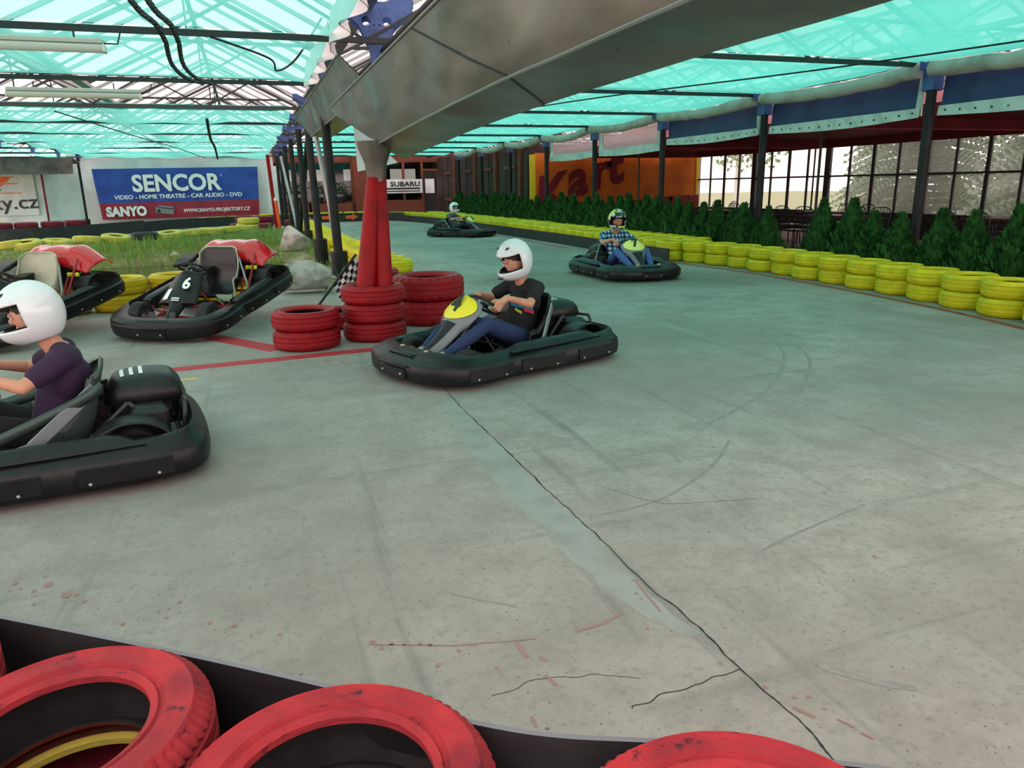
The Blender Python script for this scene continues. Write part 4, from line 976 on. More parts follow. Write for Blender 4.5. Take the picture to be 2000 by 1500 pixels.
# farther section behind the belt: two rows, two high
p2 = crv([(8.02, 13.0, 0), (8.02, 15, 0), (8.08, 18, 0), (8.02, 22, 0), (7.95, 26, 0), (7.85, 30, 0), (7.7, 33.5, 0), (7.3, 35.8, 0), (6.3, 37.3, 0)], 10)
YF = tyre_mesh(.30, YW, .18, 'tyre_yellow', 'plain', 24)
for i, (p, d) in enumerate(arclen(p2, .61, .35)):
    nn = Vector((-d.y, d.x, 0))
    for row in range(2):
        c = p - nn*(-.0) + nn*(-.58*row) if True else p
        for k in range(2):
            zz = YW/2+(YW+.002)*k + (.03 if row == 1 and k == 1 else 0)
            me = (YS if i < 12 else YF)
            if row == 1 and p.y > 35: continue
            flat(me, c.x+rnd.uniform(-.03, .03), c.y+rnd.uniform(-.03, .03), (zz if not (row == 1 and k == 1 and i > 8) else zz), '%s yellow tyre, %s row behind the right black belt, %s from its near end' % (['lower', 'upper'][k], ['trackside', 'hedge side'][row], nth(i)), 'far right yellow tyre rows', name='yellow_tyre', rz=rnd.uniform(0, 6), tilt=(rnd.uniform(-.05, .05), rnd.uniform(-.05, .05)))
q = crv([(p.x-.33, p.y, 0) for p in [Vector((8.02, 12.9, 0)), Vector((8.02, 15, 0)), Vector((8.08, 18, 0)), Vector((8.02, 22, 0)), Vector((7.95, 26, 0)), Vector((7.85, 30, 0)), Vector((7.65, 33, 0)), Vector((7.3, 35.0, 0))]]+[(6.4, 36.6, 0), (4.5, 37.0, 0), (2.0, 37.0, 0), (.2, 36.9, 0), (-2.0, 35.8, 0), (-4.0, 33.2, 0)], 8)
BELTP = q
cut = [p for p in q if p.y < 35.5 and p.x > 6.8]; cut2 = [p for p in q if not (p.y < 35.5 and p.x > 6.8)]
belt(cut, .27, 'belt_rubber', 'black rubber belt along the foot of the far right yellow tyres', edge='belt_rubber')
belt([cut[-1]]+cut2, .40, 'belt_rubber', 'black rubber belt barrier closing the far end of the track', edge='belt_rubber')
# yellow tops and orange arrows along the far belt
for i, x in enumerate([5.9, 5.25, 4.6, 3.95, 3.3, 2.65, 2.0, 1.35, .7]):
    for k in range(2): flat(YF, x, 37.36, YW/2+.202*k+.04*k, '%s yellow tyre behind the far end belt, %s from the right corner' % (['lower', 'upper'][k], nth(i)), 'far end yellow tyres', name='yellow_tyre', sc=(1.08, 1, 1.1))
fl_ = [(.05, 37.3), (-.65, 36.95), (-1.3, 36.55), (-1.9, 36.1)]
for i, (x, y) in enumerate(fl_):
    for k in range(2): flat(YF, x, y+.2, YW/2+.202*k, '%s yellow tyre behind the belt below the blue banner, %s from its right end' % (['lower', 'upper'][k], nth(i)), 'yellow tyres below the banner', name='yellow_tyre')
for i, x in enumerate((2.55, 3.65, 4.75)):
    q = MB(); q.poly([(0, 0, .14), (.26, 0, .14), (.26, 0, .07), (.52, 0, .21), (.26, 0, .35), (.26, 0, .27), (0, 0, .27)], (0, .01, 0)); o = q.build('arrow_sign', 'orange_paint', None, 0); o.location = (x-.42, 36.92, -.02); o.scale = (1.15, 1, 1.15); tag(o, 'orange arrow pointing right on the black far belt, %s from the left' % ['first', 'second', 'third'][i], 'sign')
# left belt curving with dark red tyres behind
lb_ = crv([(-4.0, 33.2, 0), (-5.0, 31.0, 0), (-6.2, 29.2, 0), (-7.6, 28.6, 0), (-9.5, 28.9, 0)], 8)
belt(lb_, .45, 'belt_rubber', 'black rubber belt barrier curving at the far left below the white walls', edge='belt_rubber')
MR = tyre_mesh(.36, .2, .19, 'tyre_maroon', 'plain', 28)
for i, (x, y) in enumerate([(-5.35, 31.3), (-5.9, 30.6), (-6.5, 30.0), (-7.2, 29.6), (-7.9, 29.4), (-8.6, 29.5), (-9.2, 29.6)]):
    for k in range(3):
        if k == 2 and i not in (1, 2, 3, 4): continue
        flat(MR, x, y+.1, .1+.202*k, '%s dark red tyre of the %s stack from right behind the far left belt' % (['bottom', 'middle', 'top'][k], nth(i)), 'dark red tyres at the far left', name='red_tyre')
for i, (x, y) in enumerate([(-9.7, 30.4), (-9.0, 30.4), (-8.3, 30.3)]):
    for k in range(3): flat(YF, x, y+.05, .1+.202*k, '%s yellow tyre of the %s stack behind the far left dark red tyres' % (['bottom', 'middle', 'top'][k], nth(i)), 'yellow tyres at the far left', name='yellow_tyre')
for i, (x, y, n_) in enumerate([(-.35, 28.6, 2), (.35, 28.0, 2), (.45, 29.4, 3), (-.2, 30.6, 3), (.7, 26.6, 1), (1.6, 30.4, 2), (2.2, 31.2, 2)]):
    for k in range(n_): flat(MR, x, y, .1+.202*k, '%s dark red tyre of the %s pile at the end of the middle post row' % (['bottom', 'middle', 'top'][k], nth(i)), 'dark red tyres at the end of the post row', name='red_tyre')
# rows along the middle posts: yellow double row
mp = crv([(2.15, 12.0, 0), (2.05, 14, 0), (1.98, 18, 0), (1.95, 24, 0), (1.95, 29, 0), (1.9, 33, 0)], 10)
for i, (p, d) in enumerate(arclen(mp, .61, .0)):
    for k in range(2):
        flat(YR if i < 8 else YF, p.x+rnd.uniform(-.03, .03), p.y, YW/2+.202*k, '%s yellow tyre, %s from the near end, in the row right of the middle posts' % (['lower', 'upper'][k], nth(i)), 'yellow tyre row along the middle posts', name='yellow_tyre')
# single faded yellow row along the back of the island
FD = tyre_mesh(.35, .2, .17, 'tyre_faded', 'plain', 36); BK = tyre_mesh(.34, .22, .2, 'tyre_black', 'road', 48)
row = [(2, 492), (45, 490), (108, 486), (168, 480), (224, 476), (281, 471), (330, 468), (374, 464), (412, 460), (448, 457), (484, 450)]
for i, (u, v) in enumerate(row):
    p = g(u, v, .25)
    if i == 5: flat(BK, p.x, p.y+.34, .36, 'single unpainted black tyre in the faded yellow row behind the pond', 'faded yellow tyre row behind the pond', name='black_tyre')
    else: flat(FD, p.x, p.y+.33, .36, '%s faded yellow tyre from the left in the row behind the pond' % ordn[i], 'faded yellow tyre row behind the pond', name='yellow_tyre', tilt=(rnd.uniform(.02, .16), rnd.uniform(-.08, .08)))
flat(FD, RB.x+.05, RB.y+.4, .545, 'faded yellow tyre lying on top at the right end of the pond row', 'faded yellow tyre row behind the pond', name='yellow_tyre')
# amber stacks behind the parked karts
AM = tyre_mesh(.34, .215, .2, 'tyre_amber', 'road', 96)
for i, (x, y) in enumerate([(-1.72, 11.0), (-1.05, 11.15), (-2.4, 10.9), (-3.1, 10.85), (-3.8, 10.8), (-.4, 11.3)]):
    for k in range(2): flat(AM, x, y, .108+.217*k, '%s amber yellow tyre of the %s stack behind the parked karts' % (['lower', 'upper'][k], ['stack just left of the parked kart numbered six, second', 'right', 'third', 'fourth', 'leftmost', 'rightmost'][i].replace('stack just left of the parked kart numbered six, second', 'widest visible')), 'amber tyre stacks behind the parked karts', name='yellow_tyre')
# blue pipe on the ground by the posts
q = MB(); q.tube([(1.62, 16.8, .12), (1.72, 13.2, .08)], .05, 8); tag(q.build('blue_pipe', 'blue_steel'), 'pale blue pipe lying on the ground between the posts and yellow tyres', 'pipe')
# rolled checkered flag leaning on the red stacks
t = thing('checkered_flag', 'black and white checkered flag on a stick leaning on the red tyre stacks', 'flag', (.62, 7.95, 0))
q = MB(); q.tube([(-.07, -.05, .30), (.42, .25, .82)], [.014, .014], 8); q.build('stick', 'ink', t)
fq = MB(); n_ = 8
A0, A1 = Vector((.14, .085, .53)), Vector((.42, .255, .80))
for i in range(n_):
    for j in range(5):
        def pp(a, b): 
            p = A0.lerp(A1, a/n_); return tuple(p+Vector((.10, .03, -.26))*(b/5)*(.6+.4*a/n_)+Vector((0, .02*math.sin(b*1.3+a*.6), 0)))
        fq.add([pp(i, j), pp(i+1, j), pp(i+1, j+1), pp(i, j+1)], [(0, 1, 2, 3)], (i+j) % 2)
o = fq.build('flag_cloth', ['ink', 'white_ink'], t, 0); md = o.modifiers.new('s', 'SOLIDIFY'); md.thickness = .004

# ================================================================== HEDGE
def thuja_mesh(seed, h=1.0, r=.31, n=1900):
    q = MB(); r_ = random.Random(seed)
    for k in range(n):
        z = r_.random()**.85; a = r_.uniform(0, 2*PI)
        rr = r*(1-.88*z**3.2)*(.55+.45*math.sin(PI*min(1, z*.9+.25)))*(1+.18*math.sin(3*a+seed+z*7)); d_ = rr*r_.uniform(.72, 1.08)
        c_ = Vector((math.cos(a)*d_, math.sin(a)*d_, .04+z*h)); s_ = r_.uniform(.028, .065)
        ax = Vector((math.cos(a)*.6, math.sin(a)*.6, 1+r_.uniform(-.4, .4))).normalized(); sd = ax.cross(Vector((math.cos(a+r_.uniform(-1, 1)), math.sin(a), .1))).normalized()
        q.add([c_-ax*s_-sd*s_*.3, c_-ax*s_*.4+sd*s_*.55, c_+ax*s_*1.2, c_+ax*s_*.1-sd*s_*.6], [(0, 1, 2, 3)])
    q.lathe([(0, .05), (r*.55, .08), (r*.62, h*.4), (r*.4, h*.8), (0, h*.93)], 10, closed=False)
    return q.mesh('foliage', 'thuja', 0)
TH = [thuja_mesh(s) for s in (1, 2, 3)]
stem = MB().tube([(0, 0, 0), (0, 0, .3)], .02, 6).mesh('stem', 'bark')
hy = 5.2; i = 0
hedge_y = []
while hy < 34:
    if abs(hy-12.5) > .0: hedge_y.append(hy)
    hy += (.56 if hy < 9 else .52 if hy < 14 else .47) + rg.uniform(-.05, .05)
for i, y in enumerate(hedge_y):
    if 10.75 < y < 11.3: continue
    lab = '%s small upright conifer from the right edge in the hedge behind the yellow tyres' % ordn[i] if i < 15 else '%s small upright conifer of the hedge, counted from the right edge towards the far end' % nth(i)
    t = thing('conifer_shrub', lab, 'shrub', (9.05+rg.uniform(-.05, .05) if abs(y-8.75) > .35 and abs(y-12.5) > .3 else 8.95, y, 0), rg.uniform(0, 6), 'conifer hedge along the right')
    s_ = rg.uniform(.92, 1.12)
    t.scale = (s_*(1.0 if y < 12 else .95), s_, s_*rg.uniform(.98, 1.16)); inst('foliage', TH[i % 3], parent=t); inst('stem', stem, parent=t)

# big spruces outside the window row
def spruce(seed, H=9.0, R_=3.2):
    q = MB(); r_ = random.Random(seed)
    z = .25
    while z < H:
        rad = R_*(1-z/H)**.8
        nb = 11
        for b in range(nb):
            a = 2*PI*b/nb+r_.uniform(-.25, .25); L = rad*r_.uniform(.8, 1.1); dx, dy = math.cos(a), math.sin(a); m_ = max(4, int(L/.16))
            for j in range(m_):
                t_ = (j+.6)/m_; c_ = Vector((dx*L*t_, dy*L*t_, z-.35*L*t_*t_+.12*L*t_)); s_ = .20*(1-.4*t_)
                for sgn in (-1, 1):
                    sd = Vector((-dy*sgn, dx*sgn, -.35)); tip = c_+sd*s_*1.4+Vector((dx, dy, -.5))*s_*.8
                    q.add([c_, c_+Vector((dx, dy, .1))*s_*.8, tip, c_+sd*s_*.5-Vector((dx, dy, 0))*s_*.4+Vector((0, 0, -.06))], [(0, 1, 2, 3)])
        z += .24
    return q.mesh('foliage', 'spruce', 0)
SP = [spruce(1), spruce(2, 8.0, 2.9)]
trunk = MB().tube([(0, 0, -.1), (0, 0, 6)], [.16, .05], 8).mesh('trunk', 'bark')
for i, (x, y, k_, s_) in enumerate([(19.8, 9.2, 0, 1.0), (20.6, 14.3, 1, 1.05), (21.2, 19.6, 0, .95), (25.5, 24.5, 1, 1.1), (27, 13.5, 0, 1.2), (19.6, 3.8, 1, 1.0), (28.0, 20.0, 1, 1.1)]):
    t = thing('spruce_tree', 'grey green spruce tree outside the window row, %s' % ['nearest the right edge of the photo', 'behind the third window from the right', 'whose branches end at the bright panes', 'thin one beyond the bright panes', 'large one farther behind', 'mostly beyond the right edge', 'farthest behind the others'][i], 'tree', (x, y, -.09), i*1.3)
    t.scale = (s_, s_, s_); inst('foliage', SP[k_], parent=t); inst('trunk', trunk, parent=t)
t = thing('birch_tree', 'pale trunked tree outside the farthest window', 'tree', (25.2, 35.5, -.09))
q = MB(); q.tube([(0, 0, 0), (.1, 0, 5)], [.2, .1], 8); q.tube([(1.3, .3, 0), (1.2, .3, 5)], [.17, .1], 8); q.build('trunk', 'white_tarp', t)
q = MB(); r_ = random.Random(5)
for k in range(1500):
    a, e, d_ = r_.uniform(0, 6.28), r_.uniform(-1.2, 1.5), r_.uniform(.6, 2.3); c_ = Vector((math.cos(a)*math.cos(e)*d_+.6, math.sin(a)*math.cos(e)*d_, 4.2+math.sin(e)*d_)); n_ = Vector((r_.gauss(0, 1), r_.gauss(0, 1), r_.gauss(0, 1))).normalized(); tx = n_.orthogonal()*.09; ty = n_.cross(tx)
    q.add([c_-tx, c_-ty, c_+tx, c_+ty], [(0, 1, 2, 3)])
q.build('foliage', 'grass', t, 0)
# ================================================================== KARTS
OUT = [(0, 1.04), (.30, 1.02), (.52, .93), (.65, .74), (.67, .50), (.655, .30), (.68, 0), (.69, -.35), (.685, -.72), (.62, -.92), (.42, -1.0), (0, -1.02)]
OUT = crv([(x, y, 0) for x, y in OUT + [(-x, y) for x, y in OUT[-2:0:-1]]], 7, True)
def sweep(mb, pts, profs, closed=True, mi=0):
    """profs(i) -> list of (inward offset, z)"""
    N = len(pts); vs_ = []; P = None
    for i, p in enumerate(pts):
        if closed: t = pts[(i+1) % N]-pts[i-1]
        else: t = pts[min(i+1, N-1)]-pts[max(i-1, 0)]
        t.normalize(); inn = Vector((t.y, -t.x, 0))    # clockwise outline: inward is to the right
        pr = profs(i, p); P = len(pr)
        for o_, z in pr: vs_.append((p.x+inn.x*o_, p.y+inn.y*o_, z+p.z))
    fs = []
    for i in range(N if closed else N-1):
        j = (i+1) % N
        fs += [(i*P+k, j*P+k, j*P+(k+1) % P, i*P+(k+1) % P) for k in range(P)]
    if not closed: fs += [tuple(range(P)), tuple((N-1)*P+k for k in range(P-1, -1, -1))]
    mb.add(vs_, fs, mi)
def bprof(i, p):
    f_ = max(0, min(1, (p.y-.45)/.45)); r_ = max(0, min(1, (-p.y-.78)/.2)); wd = .165+.06*f_-.05*r_; top = .245+.02*r_
    return [(.03, .035), (.0, .06), (-.006, .12), (.0, .175), (.012, .19), (.022, .20-.005*f_), (.04, .215-.01*f_), (.065, top-.02*f_), (wd*.65, top+.008-.01*f_), (wd-.02, top-.02+.03*f_), (wd, top-.06+.02*f_), (wd, .09), (wd-.04, .05)]
def bprof_race(i, p):
    # open racing bumper: thin plastic wall at the sides and rear, broad nose in front
    f_ = max(0, min(1, (p.y-.40)/.30)); f_ = f_*f_*(3-2*f_); wd = .03+.18*f_; top = .235-.03*f_
    return [(.012, .035), (.0, .06), (-.006, .12), (.0, .165), (.010, .172), (.014, .185), (.016, .20), (.02, top), (wd*.6, top+.006+.012*f_), (wd-.006, top), (wd, top-.02-.03*f_), (wd, .09), (wd-.008, .04)]
def rim_wheel(parent, x, y, R, W, hub):
    s_ = 1 if x > 0 else -1
    q = MB(); h = W/2
    q.lathe([(R*.55, -h*.9), (R*.8, -h), (R*.95, -h*.85), (R, -h*.6), (R, h*.6), (R*.95, h*.85), (R*.8, h), (R*.55, h*.9)], 28, 'X', (0, 0, 0)); o = q.build('tyre', 'rubber', parent); o.location = (x, y, R)
    q2 = MB(); q2.lathe([(R*.56, -h*.88), (R*.60, -h*.88), (R*.60, -h*.8), (R*.50, -h*.7), (R*.50, h*.7), (R*.60, h*.8), (R*.60, h*.88), (R*.56, h*.88), (R*.46, h*.6), (R*.46, -h*.6)], 24, 'X')
    q2.lathe([(.02, s_*h*.35), (R*.50, s_*h*.25), (R*.50, s_*h*.15), (.02, s_*h*.2)], 24, 'X'); q2.lathe([(0, s_*h*.7), (.028, s_*h*.68), (.035, s_*h*.2), (0, s_*h*.2)], 12, 'X')
    q2.build('rim', hub, o); return o
def seat_shell(parent, mt, mt2):
    sp = crv([(0, .10, .20), (0, -.02, .135), (0, -.20, .10), (0, -.36, .145), (0, -.43, .27), (0, -.47, .42), (0, -.51, .565)], 6)
    q = MB(); N = len(sp)-1
    def fn(off):
        def f_(u, v):
            k = u*N; i = min(N-1, int(k)); p = sp[i].lerp(sp[i+1], k-i); t = (sp[i+1]-sp[i]).normalized(); nn = Vector((0, t.z, -t.y)); nn = -nn if nn.z < 0 and u < .5 else nn
            nn = Vector((0, -t.z, t.y)); nn = -nn     # towards the driver
            nn = Vector((0, t.z, -t.y)); 
            if nn.y < 0 or (u < .4 and nn.z < 0): nn = -nn
            a = (v-.5)*2; wd = .215+.03*math.sin(PI*u)-.02*max(0, u-.8)*5*.5; wing = (.05+.13*math.sin(PI*min(1, u*1.15))**1.5)
            e = abs(a); x = wd*math.sin(min(1, e*1.0)*PI/2)*(1 if a > 0 else -1); h_ = wing*max(0, (e-.45)/.55)**1.6
            if u > .93: p = p-Vector((0, 0, .05*max(0, (e-.5)/.5)))
            return tuple(p+nn*(h_+off)+Vector((x*(1+off*2), 0, 0)))
        return f_
    q.grid(fn(0), 26, 16); o = q.build('seat', mt, parent, 80); md = o.modifiers.new('t', 'SOLIDIFY'); md.thickness = .012; md.offset = -1
    e = MB(); f0 = fn(0); e.tube([f0(i/26, 0) for i in range(27)]+[f0(1, j/16) for j in range(1, 17)]+[f0(1-i/26, 1) for i in range(1, 27)], .009, 6); e.build('rim_edge', mt2, o)
    sh = MB(); f1 = fn(-.016); sh.grid(lambda u, v: f1(u, 1-v), 26, 16); sh.build('outer_shell', mt2, o, 80)
    return o
def make_kart(label, loc, head, pitch=0, roll=0, z=0, red=False, number='7', plate='oval', seatm='seat_black', seat2='dark_plastic', strut='strut_grey', body='black_plastic', cover='dark'):
    """forward is local +Y; head is the heading vector in the plane"""
    t = thing('go_kart', label, 'kart', (loc[0], loc[1], z)); rz = math.atan2(-head[0], head[1])
    t.rotation_mode = 'XYZ'; t.rotation_euler = (pitch, roll, rz)
    fm = 'red_frame' if red else 'dark_steel'
    q = MB(); sweep(q, OUT, bprof_race if red else bprof); bmp = q.build('bumper', body, t, 45)
    # moulded panels standing proud of the bumper, bolts, front grille
    def seg(y0, y1, side):
        pts = [p for p in OUT if (p.x*side > .02) and y0 <= p.y <= y1]
        pts.sort(key=lambda p: p.y, reverse=(side > 0)); return pts
    for side in (1, -1):
        for (a, b) in ((-.80, -.30), (-.24, .28), (.36, .80)):
            ps = seg(a, b, side)
            if len(ps) < 3: continue
            e = MB(); sweep(e, ps, lambda i, p: [(-.002, .07), (-.014, .075), (-.014, .165), (-.002, .17), (.01, .12)], closed=False); e.build('side_panel', body, bmp, 45)
        for yy in (-.70, -.40, -.1, .2, .45, .70):
            pp = min([p for p in OUT if p.x*side > 0], key=lambda p: abs(p.y-yy)); e = MB(); e.ball((pp.x+side*.013, pp.y, .085), .011, 8, 5); e.build('bolt', 'steel', bmp)
    e = MB(); e.box((0, 1.045, .10), (.34, .03, .09), None, .012); e.box((0, 1.055, .165), (.40, .02, .018), None, .006); e.build('front_panel', body, bmp)
    e = MB(); e.box((0, .945, .232 if not red else .214), (.34, .07, .02), None, .008); e.build('front_grille', 'ink', bmp)
    for sx in (-.13, .13): e = MB(); e.ball((sx, 1.065, .10), .012, 8, 5); e.build('bolt', 'steel', bmp)
    # raised side pods
    for side in (1, -1):
        if red:
            e = MB(); e.grid(lambda u, v: (side*(.615-.13*v), .28-.78*u, .20+.035*math.sin(PI*v)**.5*min(1, 10*u, 10*(1-u))+.02*u), 14, 6); e.grid(lambda u, v: (side*.485, .28-.78*u, .22-.14*v), 4, 2)
            e.grid(lambda u, v: (side*(.485+.13*u), .28, .20-.13*v), 3, 2); e.grid(lambda u, v: (side*(.485+.13*u), -.50, .22-.14*v), 3, 2); e.build('side_pod', body, t, 50); continue
        e = MB(); L = crv([(side*.60, .30, 0), (side*.61, .0, 0), (side*.615, -.35, 0), (side*.60, -.66, 0)], 6)
        for yy in (0,):
            e.grid(lambda u, v: (side*(.645-.16*v+.01*math.sin(PI*u)), .34-1.02*u, .235+.055*math.sin(PI*min(1, max(0, v*1.0)))**.6*min(1, 8*u, 8*(1-u))), 18, 6)
            e.grid(lambda u, v: (side*(.485), .34-1.02*u, .235-.15*v), 4, 2)
        e.build('side_pod', body, t, 50)
    # rear wheel guards
    for side in (1, -1):
        e = MB(); e.grid(lambda u, v: (side*(.36+.19*v), -.62+.20*math.cos(PI*(.08+.84*u)), .13+.19*math.sin(PI*(.08+.84*u))**.8), 12, 4); o = e.build('wheel_guard', body, t, 60); md = o.modifiers.new('t', 'SOLIDIFY'); md.thickness = .01
    # floor tray, frame tubes
    q = MB(); q.poly([(-.24, .88, .05), (.24, .88, .05), (.33, .5, .05), (.30, -.15, .05), (-.30, -.15, .05), (-.33, .5, .05)], (0, 0, .006)); q.build('floor_tray', 'engine_metal' if not red else 'galv_plain', t, 0)
    q = MB()
    for s_ in (1, -1):
        q.tube(crv([(s_*.22, .92, .08), (s_*.30, .6, .08), (s_*.31, .1, .075), (s_*.29, -.4, .08), (s_*.27, -.92, .09)], 5), .016, 8)
        q.tube(crv([(s_*.30, .35, .09), (s_*.45, .32, .12), (s_*.56, .1, .15), (s_*.56, -.35, .15), (s_*.45, -.48, .12), (s_*.3, -.5, .09)], 5), .012, 8)
        q.tube([(s_*.27, -.88, .09), (s_*.22, -.62, .36)], .014, 8); q.tube([(s_*.27, -.3, .09), (s_*.22, -.62, .36)], .014, 8)
    for y_ in (.88, .5, .1, -.45, -.88): q.tube([(-.29, y_, .08), (.29, y_, .08)], .015, 8)
    q.build('frame', fm, t)
    q = MB()
    for s_ in (1, -1): q.tube([(0, .2, .38), (s_*.16, .1, .09)], .01, 6); q.tube([(s_*.02, .4, .3), (s_*.28, .52, .1)], .01, 6)
    q.build('steering_support', fm, t)
    q = MB(); q.tube([(-.36, -.62, .14), (.36, -.62, .14)], .02, 10); q.build('rear_axle', 'steel', t)
    q = MB(); q.tube([(-.38, .62, .12), (.38, .62, .12)], .014, 8); q.tube([(-.38, .58, .1), (0, .5, .1), (.38, .58, .1)], .008, 6); q.build('front_axle', fm, t)
    for s_ in (1, -1):
        rim_wheel(t, s_*(.40 if red else .39), .60, .145 if red else .13, .14, 'steel'); rim_wheel(t, s_*.375, -.62, .142, .19, 'steel')
    for s_ in (1, -1):
        q = MB(); q.tube([(s_*.12, .78, .06), (s_*.12, .82, .2)], .009, 6); q.box((s_*.12, .80, .2), (.07, .015, .1), Matrix.Rotation(.4, 3, 'X'), .005); q.build('pedal', 'dark_steel', t)
    ss = seat_shell(t, seatm, seat2)
    if red: ss.scale = (1.1, 1.0, 1.06)
    # steering wheel and column
    w_ = MB(); wc = Vector((0, .11, .52)); ax = Vector((0, -.64, .77)); ux = Vector((1, 0, 0)); uy = ax.cross(ux)
    w_.tube([wc+ux*math.cos(a)*.15+uy*math.sin(a)*.14 for a in [2*PI*k/32 for k in range(32)]], .014, 8, closed=True)
    for a in (PI*.5+PI, .25, PI-.25): w_.bar(wc-ax*.01, wc+ux*math.cos(a)*.145+uy*math.sin(a)*.135, .03, .008)
    w_.lathe([(0, -.01), (.04, -.01), (.04, .012), (0, .016)], 14, 'Z'); 
    k0 = len(w_.v)-14*4
    for i in range(k0, len(w_.v)): p = Vector(w_.v[i]); w_.v[i] = tuple(wc+ux*p.x+uy*p.y+ax*p.z)
    sw = w_.build('steering_wheel', 'dark_plastic', t)
    q = MB(); q.tube([wc, (0, .50, .16)], .013, 8); q.build('steering_column', 'steel', t)
    # front fairing: narrow neck, wide shield
    if plate == 'oval': rows = [(.29, .615, .08), (.31, .605, .17), (.36, .565, .215), (.42, .515, .22), (.48, .455, .19), (.52, .40, .13), (.60, .32, .10), (.68, .26, .085), (.78, .20, .07), (.86, .17, .05)]
    else: rows = [(.20, .52, .12), (.22, .51, .17), (.30, .46, .18), (.39, .40, .195), (.49, .335, .22), (.55, .29, .235), (.575, .275, .10), (.66, .22, .075), (.78, .165, .05), (.87, .125, .03)]
    def fair(off):
        def f_(u, v):
            k = u*(len(rows)-1); i = min(len(rows)-2, int(k)); f2 = k-i; y, z_, wd = [rows[i][c]*(1-f2)+rows[i+1][c]*f2 for c in range(3)]
            a = (v-.5)*2; return (wd*a, y-.05*a*a+off*.6, z_-.055*a*a+off)
        return f_
    q = MB(); q.grid(fair(0), 27, 12); fa = q.build('front_fairing', 'mask_grey' if plate == 'oval' else 'black_plastic', t, 60); md = fa.modifiers.new('t', 'SOLIDIFY'); md.thickness = .010; md.offset = 0
    sl = Vector((0, .16, -.20)).normalized() if plate == 'oval' else Vector((0, .3, -.25)).normalized()
    if plate == 'oval':
        F = fair(.012); q = MB()
        def ov(u, v):
            a = 2*PI*u; rr = v; s_ = .25+.22*math.sin(a)*rr*(-1); return F(max(.01, s_), .5+.44*math.cos(a)*rr)
        q.grid(ov, 32, 5, closeu=True); npl = q.build('number_plate', 'plate_yellow' if number == '4' else 'plate_pale', fa, 60)
        c_ = Vector(F(.25, .5)); up = -sl
        nrm = Vector((1, 0, 0)).cross(up)
        if nrm.y < 0: nrm = -nrm
        text('number', number, .22, 'ink', c_+nrm*.012-up*.075+Vector((.06, 0, 0)), (-1, 0, 0), up, npl, bold=.008, depth=.002)
        # black mask below the plate
        q = MB(); F2 = fair(.009); q.grid(lambda u, v: F2(.50+.46*u, .5+(v-.5)*(.62-.2*u)), 8, 6); q.build('mask', 'black_plastic', fa, 60)
    else:
        F = fair(.010); up = -sl; nrm = Vector((1, 0, 0)).cross(up); nrm = nrm if nrm.y > 0 else -nrm
        c_ = Vector(F(.30, .35)); text('number', number, .19, 'white_ink', c_+nrm*.022-up*.07+Vector((.02, 0, 0)), (-1, 0, 0), up, fa, bold=.006, depth=.002)
        c_ = Vector(F(.48, .8)); q = MB(); q.grid(lambda u, v: F(.36+.16*u, .70+.17*v), 3, 3); q.build('white_sticker', 'white_ink', fa)
        q = MB(); q.grid(lambda u, v: F(.50+.022*u, .38+.20*v), 3, 3); q.grid(lambda u, v: F(.54+.022*u, .38+.2*v), 3, 3); q.build('stripe', 'white_ink', fa)
    # small steering fairing rods
    # engine behind the seat with a cover
    q = MB(); q.box((.30 if not red else .22, -.40, .20), (.20, .26, .22), None, .02)
    for k in range(6): q.box((.30 if not red else .22, -.40, .30+.016*k), (.23, .2, .007))
    q.lathe([(0, .2), (.03, .2), (.03, .36), (0, .36)], 10, 'Z', (.25, -.5, .05)); q.build('engine', 'engine_metal', t, 30)
    q = MB(); q.tube(crv([(.2, -.5, .25), (.1, -.68, .3), (-.1, -.72, .3), (-.25, -.72, .26)], 5), [.022]*10+[.045]*6, 10); q.build('exhaust', 'steel', t)
    q = MB(); q.lathe([(.045, -.01), (.085, -.008), (.085, .008), (.045, .01)], 22, 'X', (.12, -.62, .14)); q.build('chain_sprocket', 'brass', t)
    q = MB(); q.box((-.22, -.72, .24), (.22, .2, .2), None, .03); q.build('fuel_tank', 'dark_plastic' if not red else 'seat_cream', t)
    if red:
        def hood(off):
            def f_(u, v):
                a = (u-.5)*2; b_ = v
                c2 = 2*b_-1; e = abs(a); r2 = (e**3+abs(c2)**3)**(1/3)
                x = .50*a*(1-.10*c2*c2); y = -.80-.235*c2*(1-.10*a*a); z_ = .465+.10*(1-min(1, r2)**2.6)-.09*max(0, r2-.72)**1.3/.3+.035*math.exp(-((e-.52)/.15)**2)*(1-c2*c2)
                z_ += .06*(1-b_)*math.exp(-(a/.42)**2)
                return (x, y, z_+off)
            return f_
        q = MB(); q.grid(hood(0), 40, 18); hd = q.build('engine_hood', 'gloss_red', t, 70); md = hd.modifiers.new('t', 'SOLIDIFY'); md.thickness = .014; md.offset = -1
        q = MB(); H_ = hood(.010); q.grid(lambda u, v: H_(.10+.12*u, .35+.28*v), 4, 4); q.build('white_sticker', 'white_ink', hd, 60)
        for s_ in (1,): q = MB(); q.box((s_*.40, -.42, .48), (.20, .20, .05), Matrix.Rotation(-.2, 3, 'X'), .012); q.box((s_*.40, -.31, .46), (.18, .14, .04), Matrix.Rotation(-.3, 3, 'X'), .01); q.build('hood_vent', 'black_plastic', t, 30)
        for s_ in (1, -1):
            q = MB(); q.tube([(s_*.25, -.85, .1), (s_*.3, -.8, .50)], .014, 8); q.tube([(s_*.40, -.2, .1), (s_*.38, -.6, .50)], .012, 8)
            q.build('hood_support', 'red_frame', t)
        q = MB(); q.box((0, -.70, .32), (.62, .26, .26), None, .03); q.build('airbox', 'dark_plastic', t)
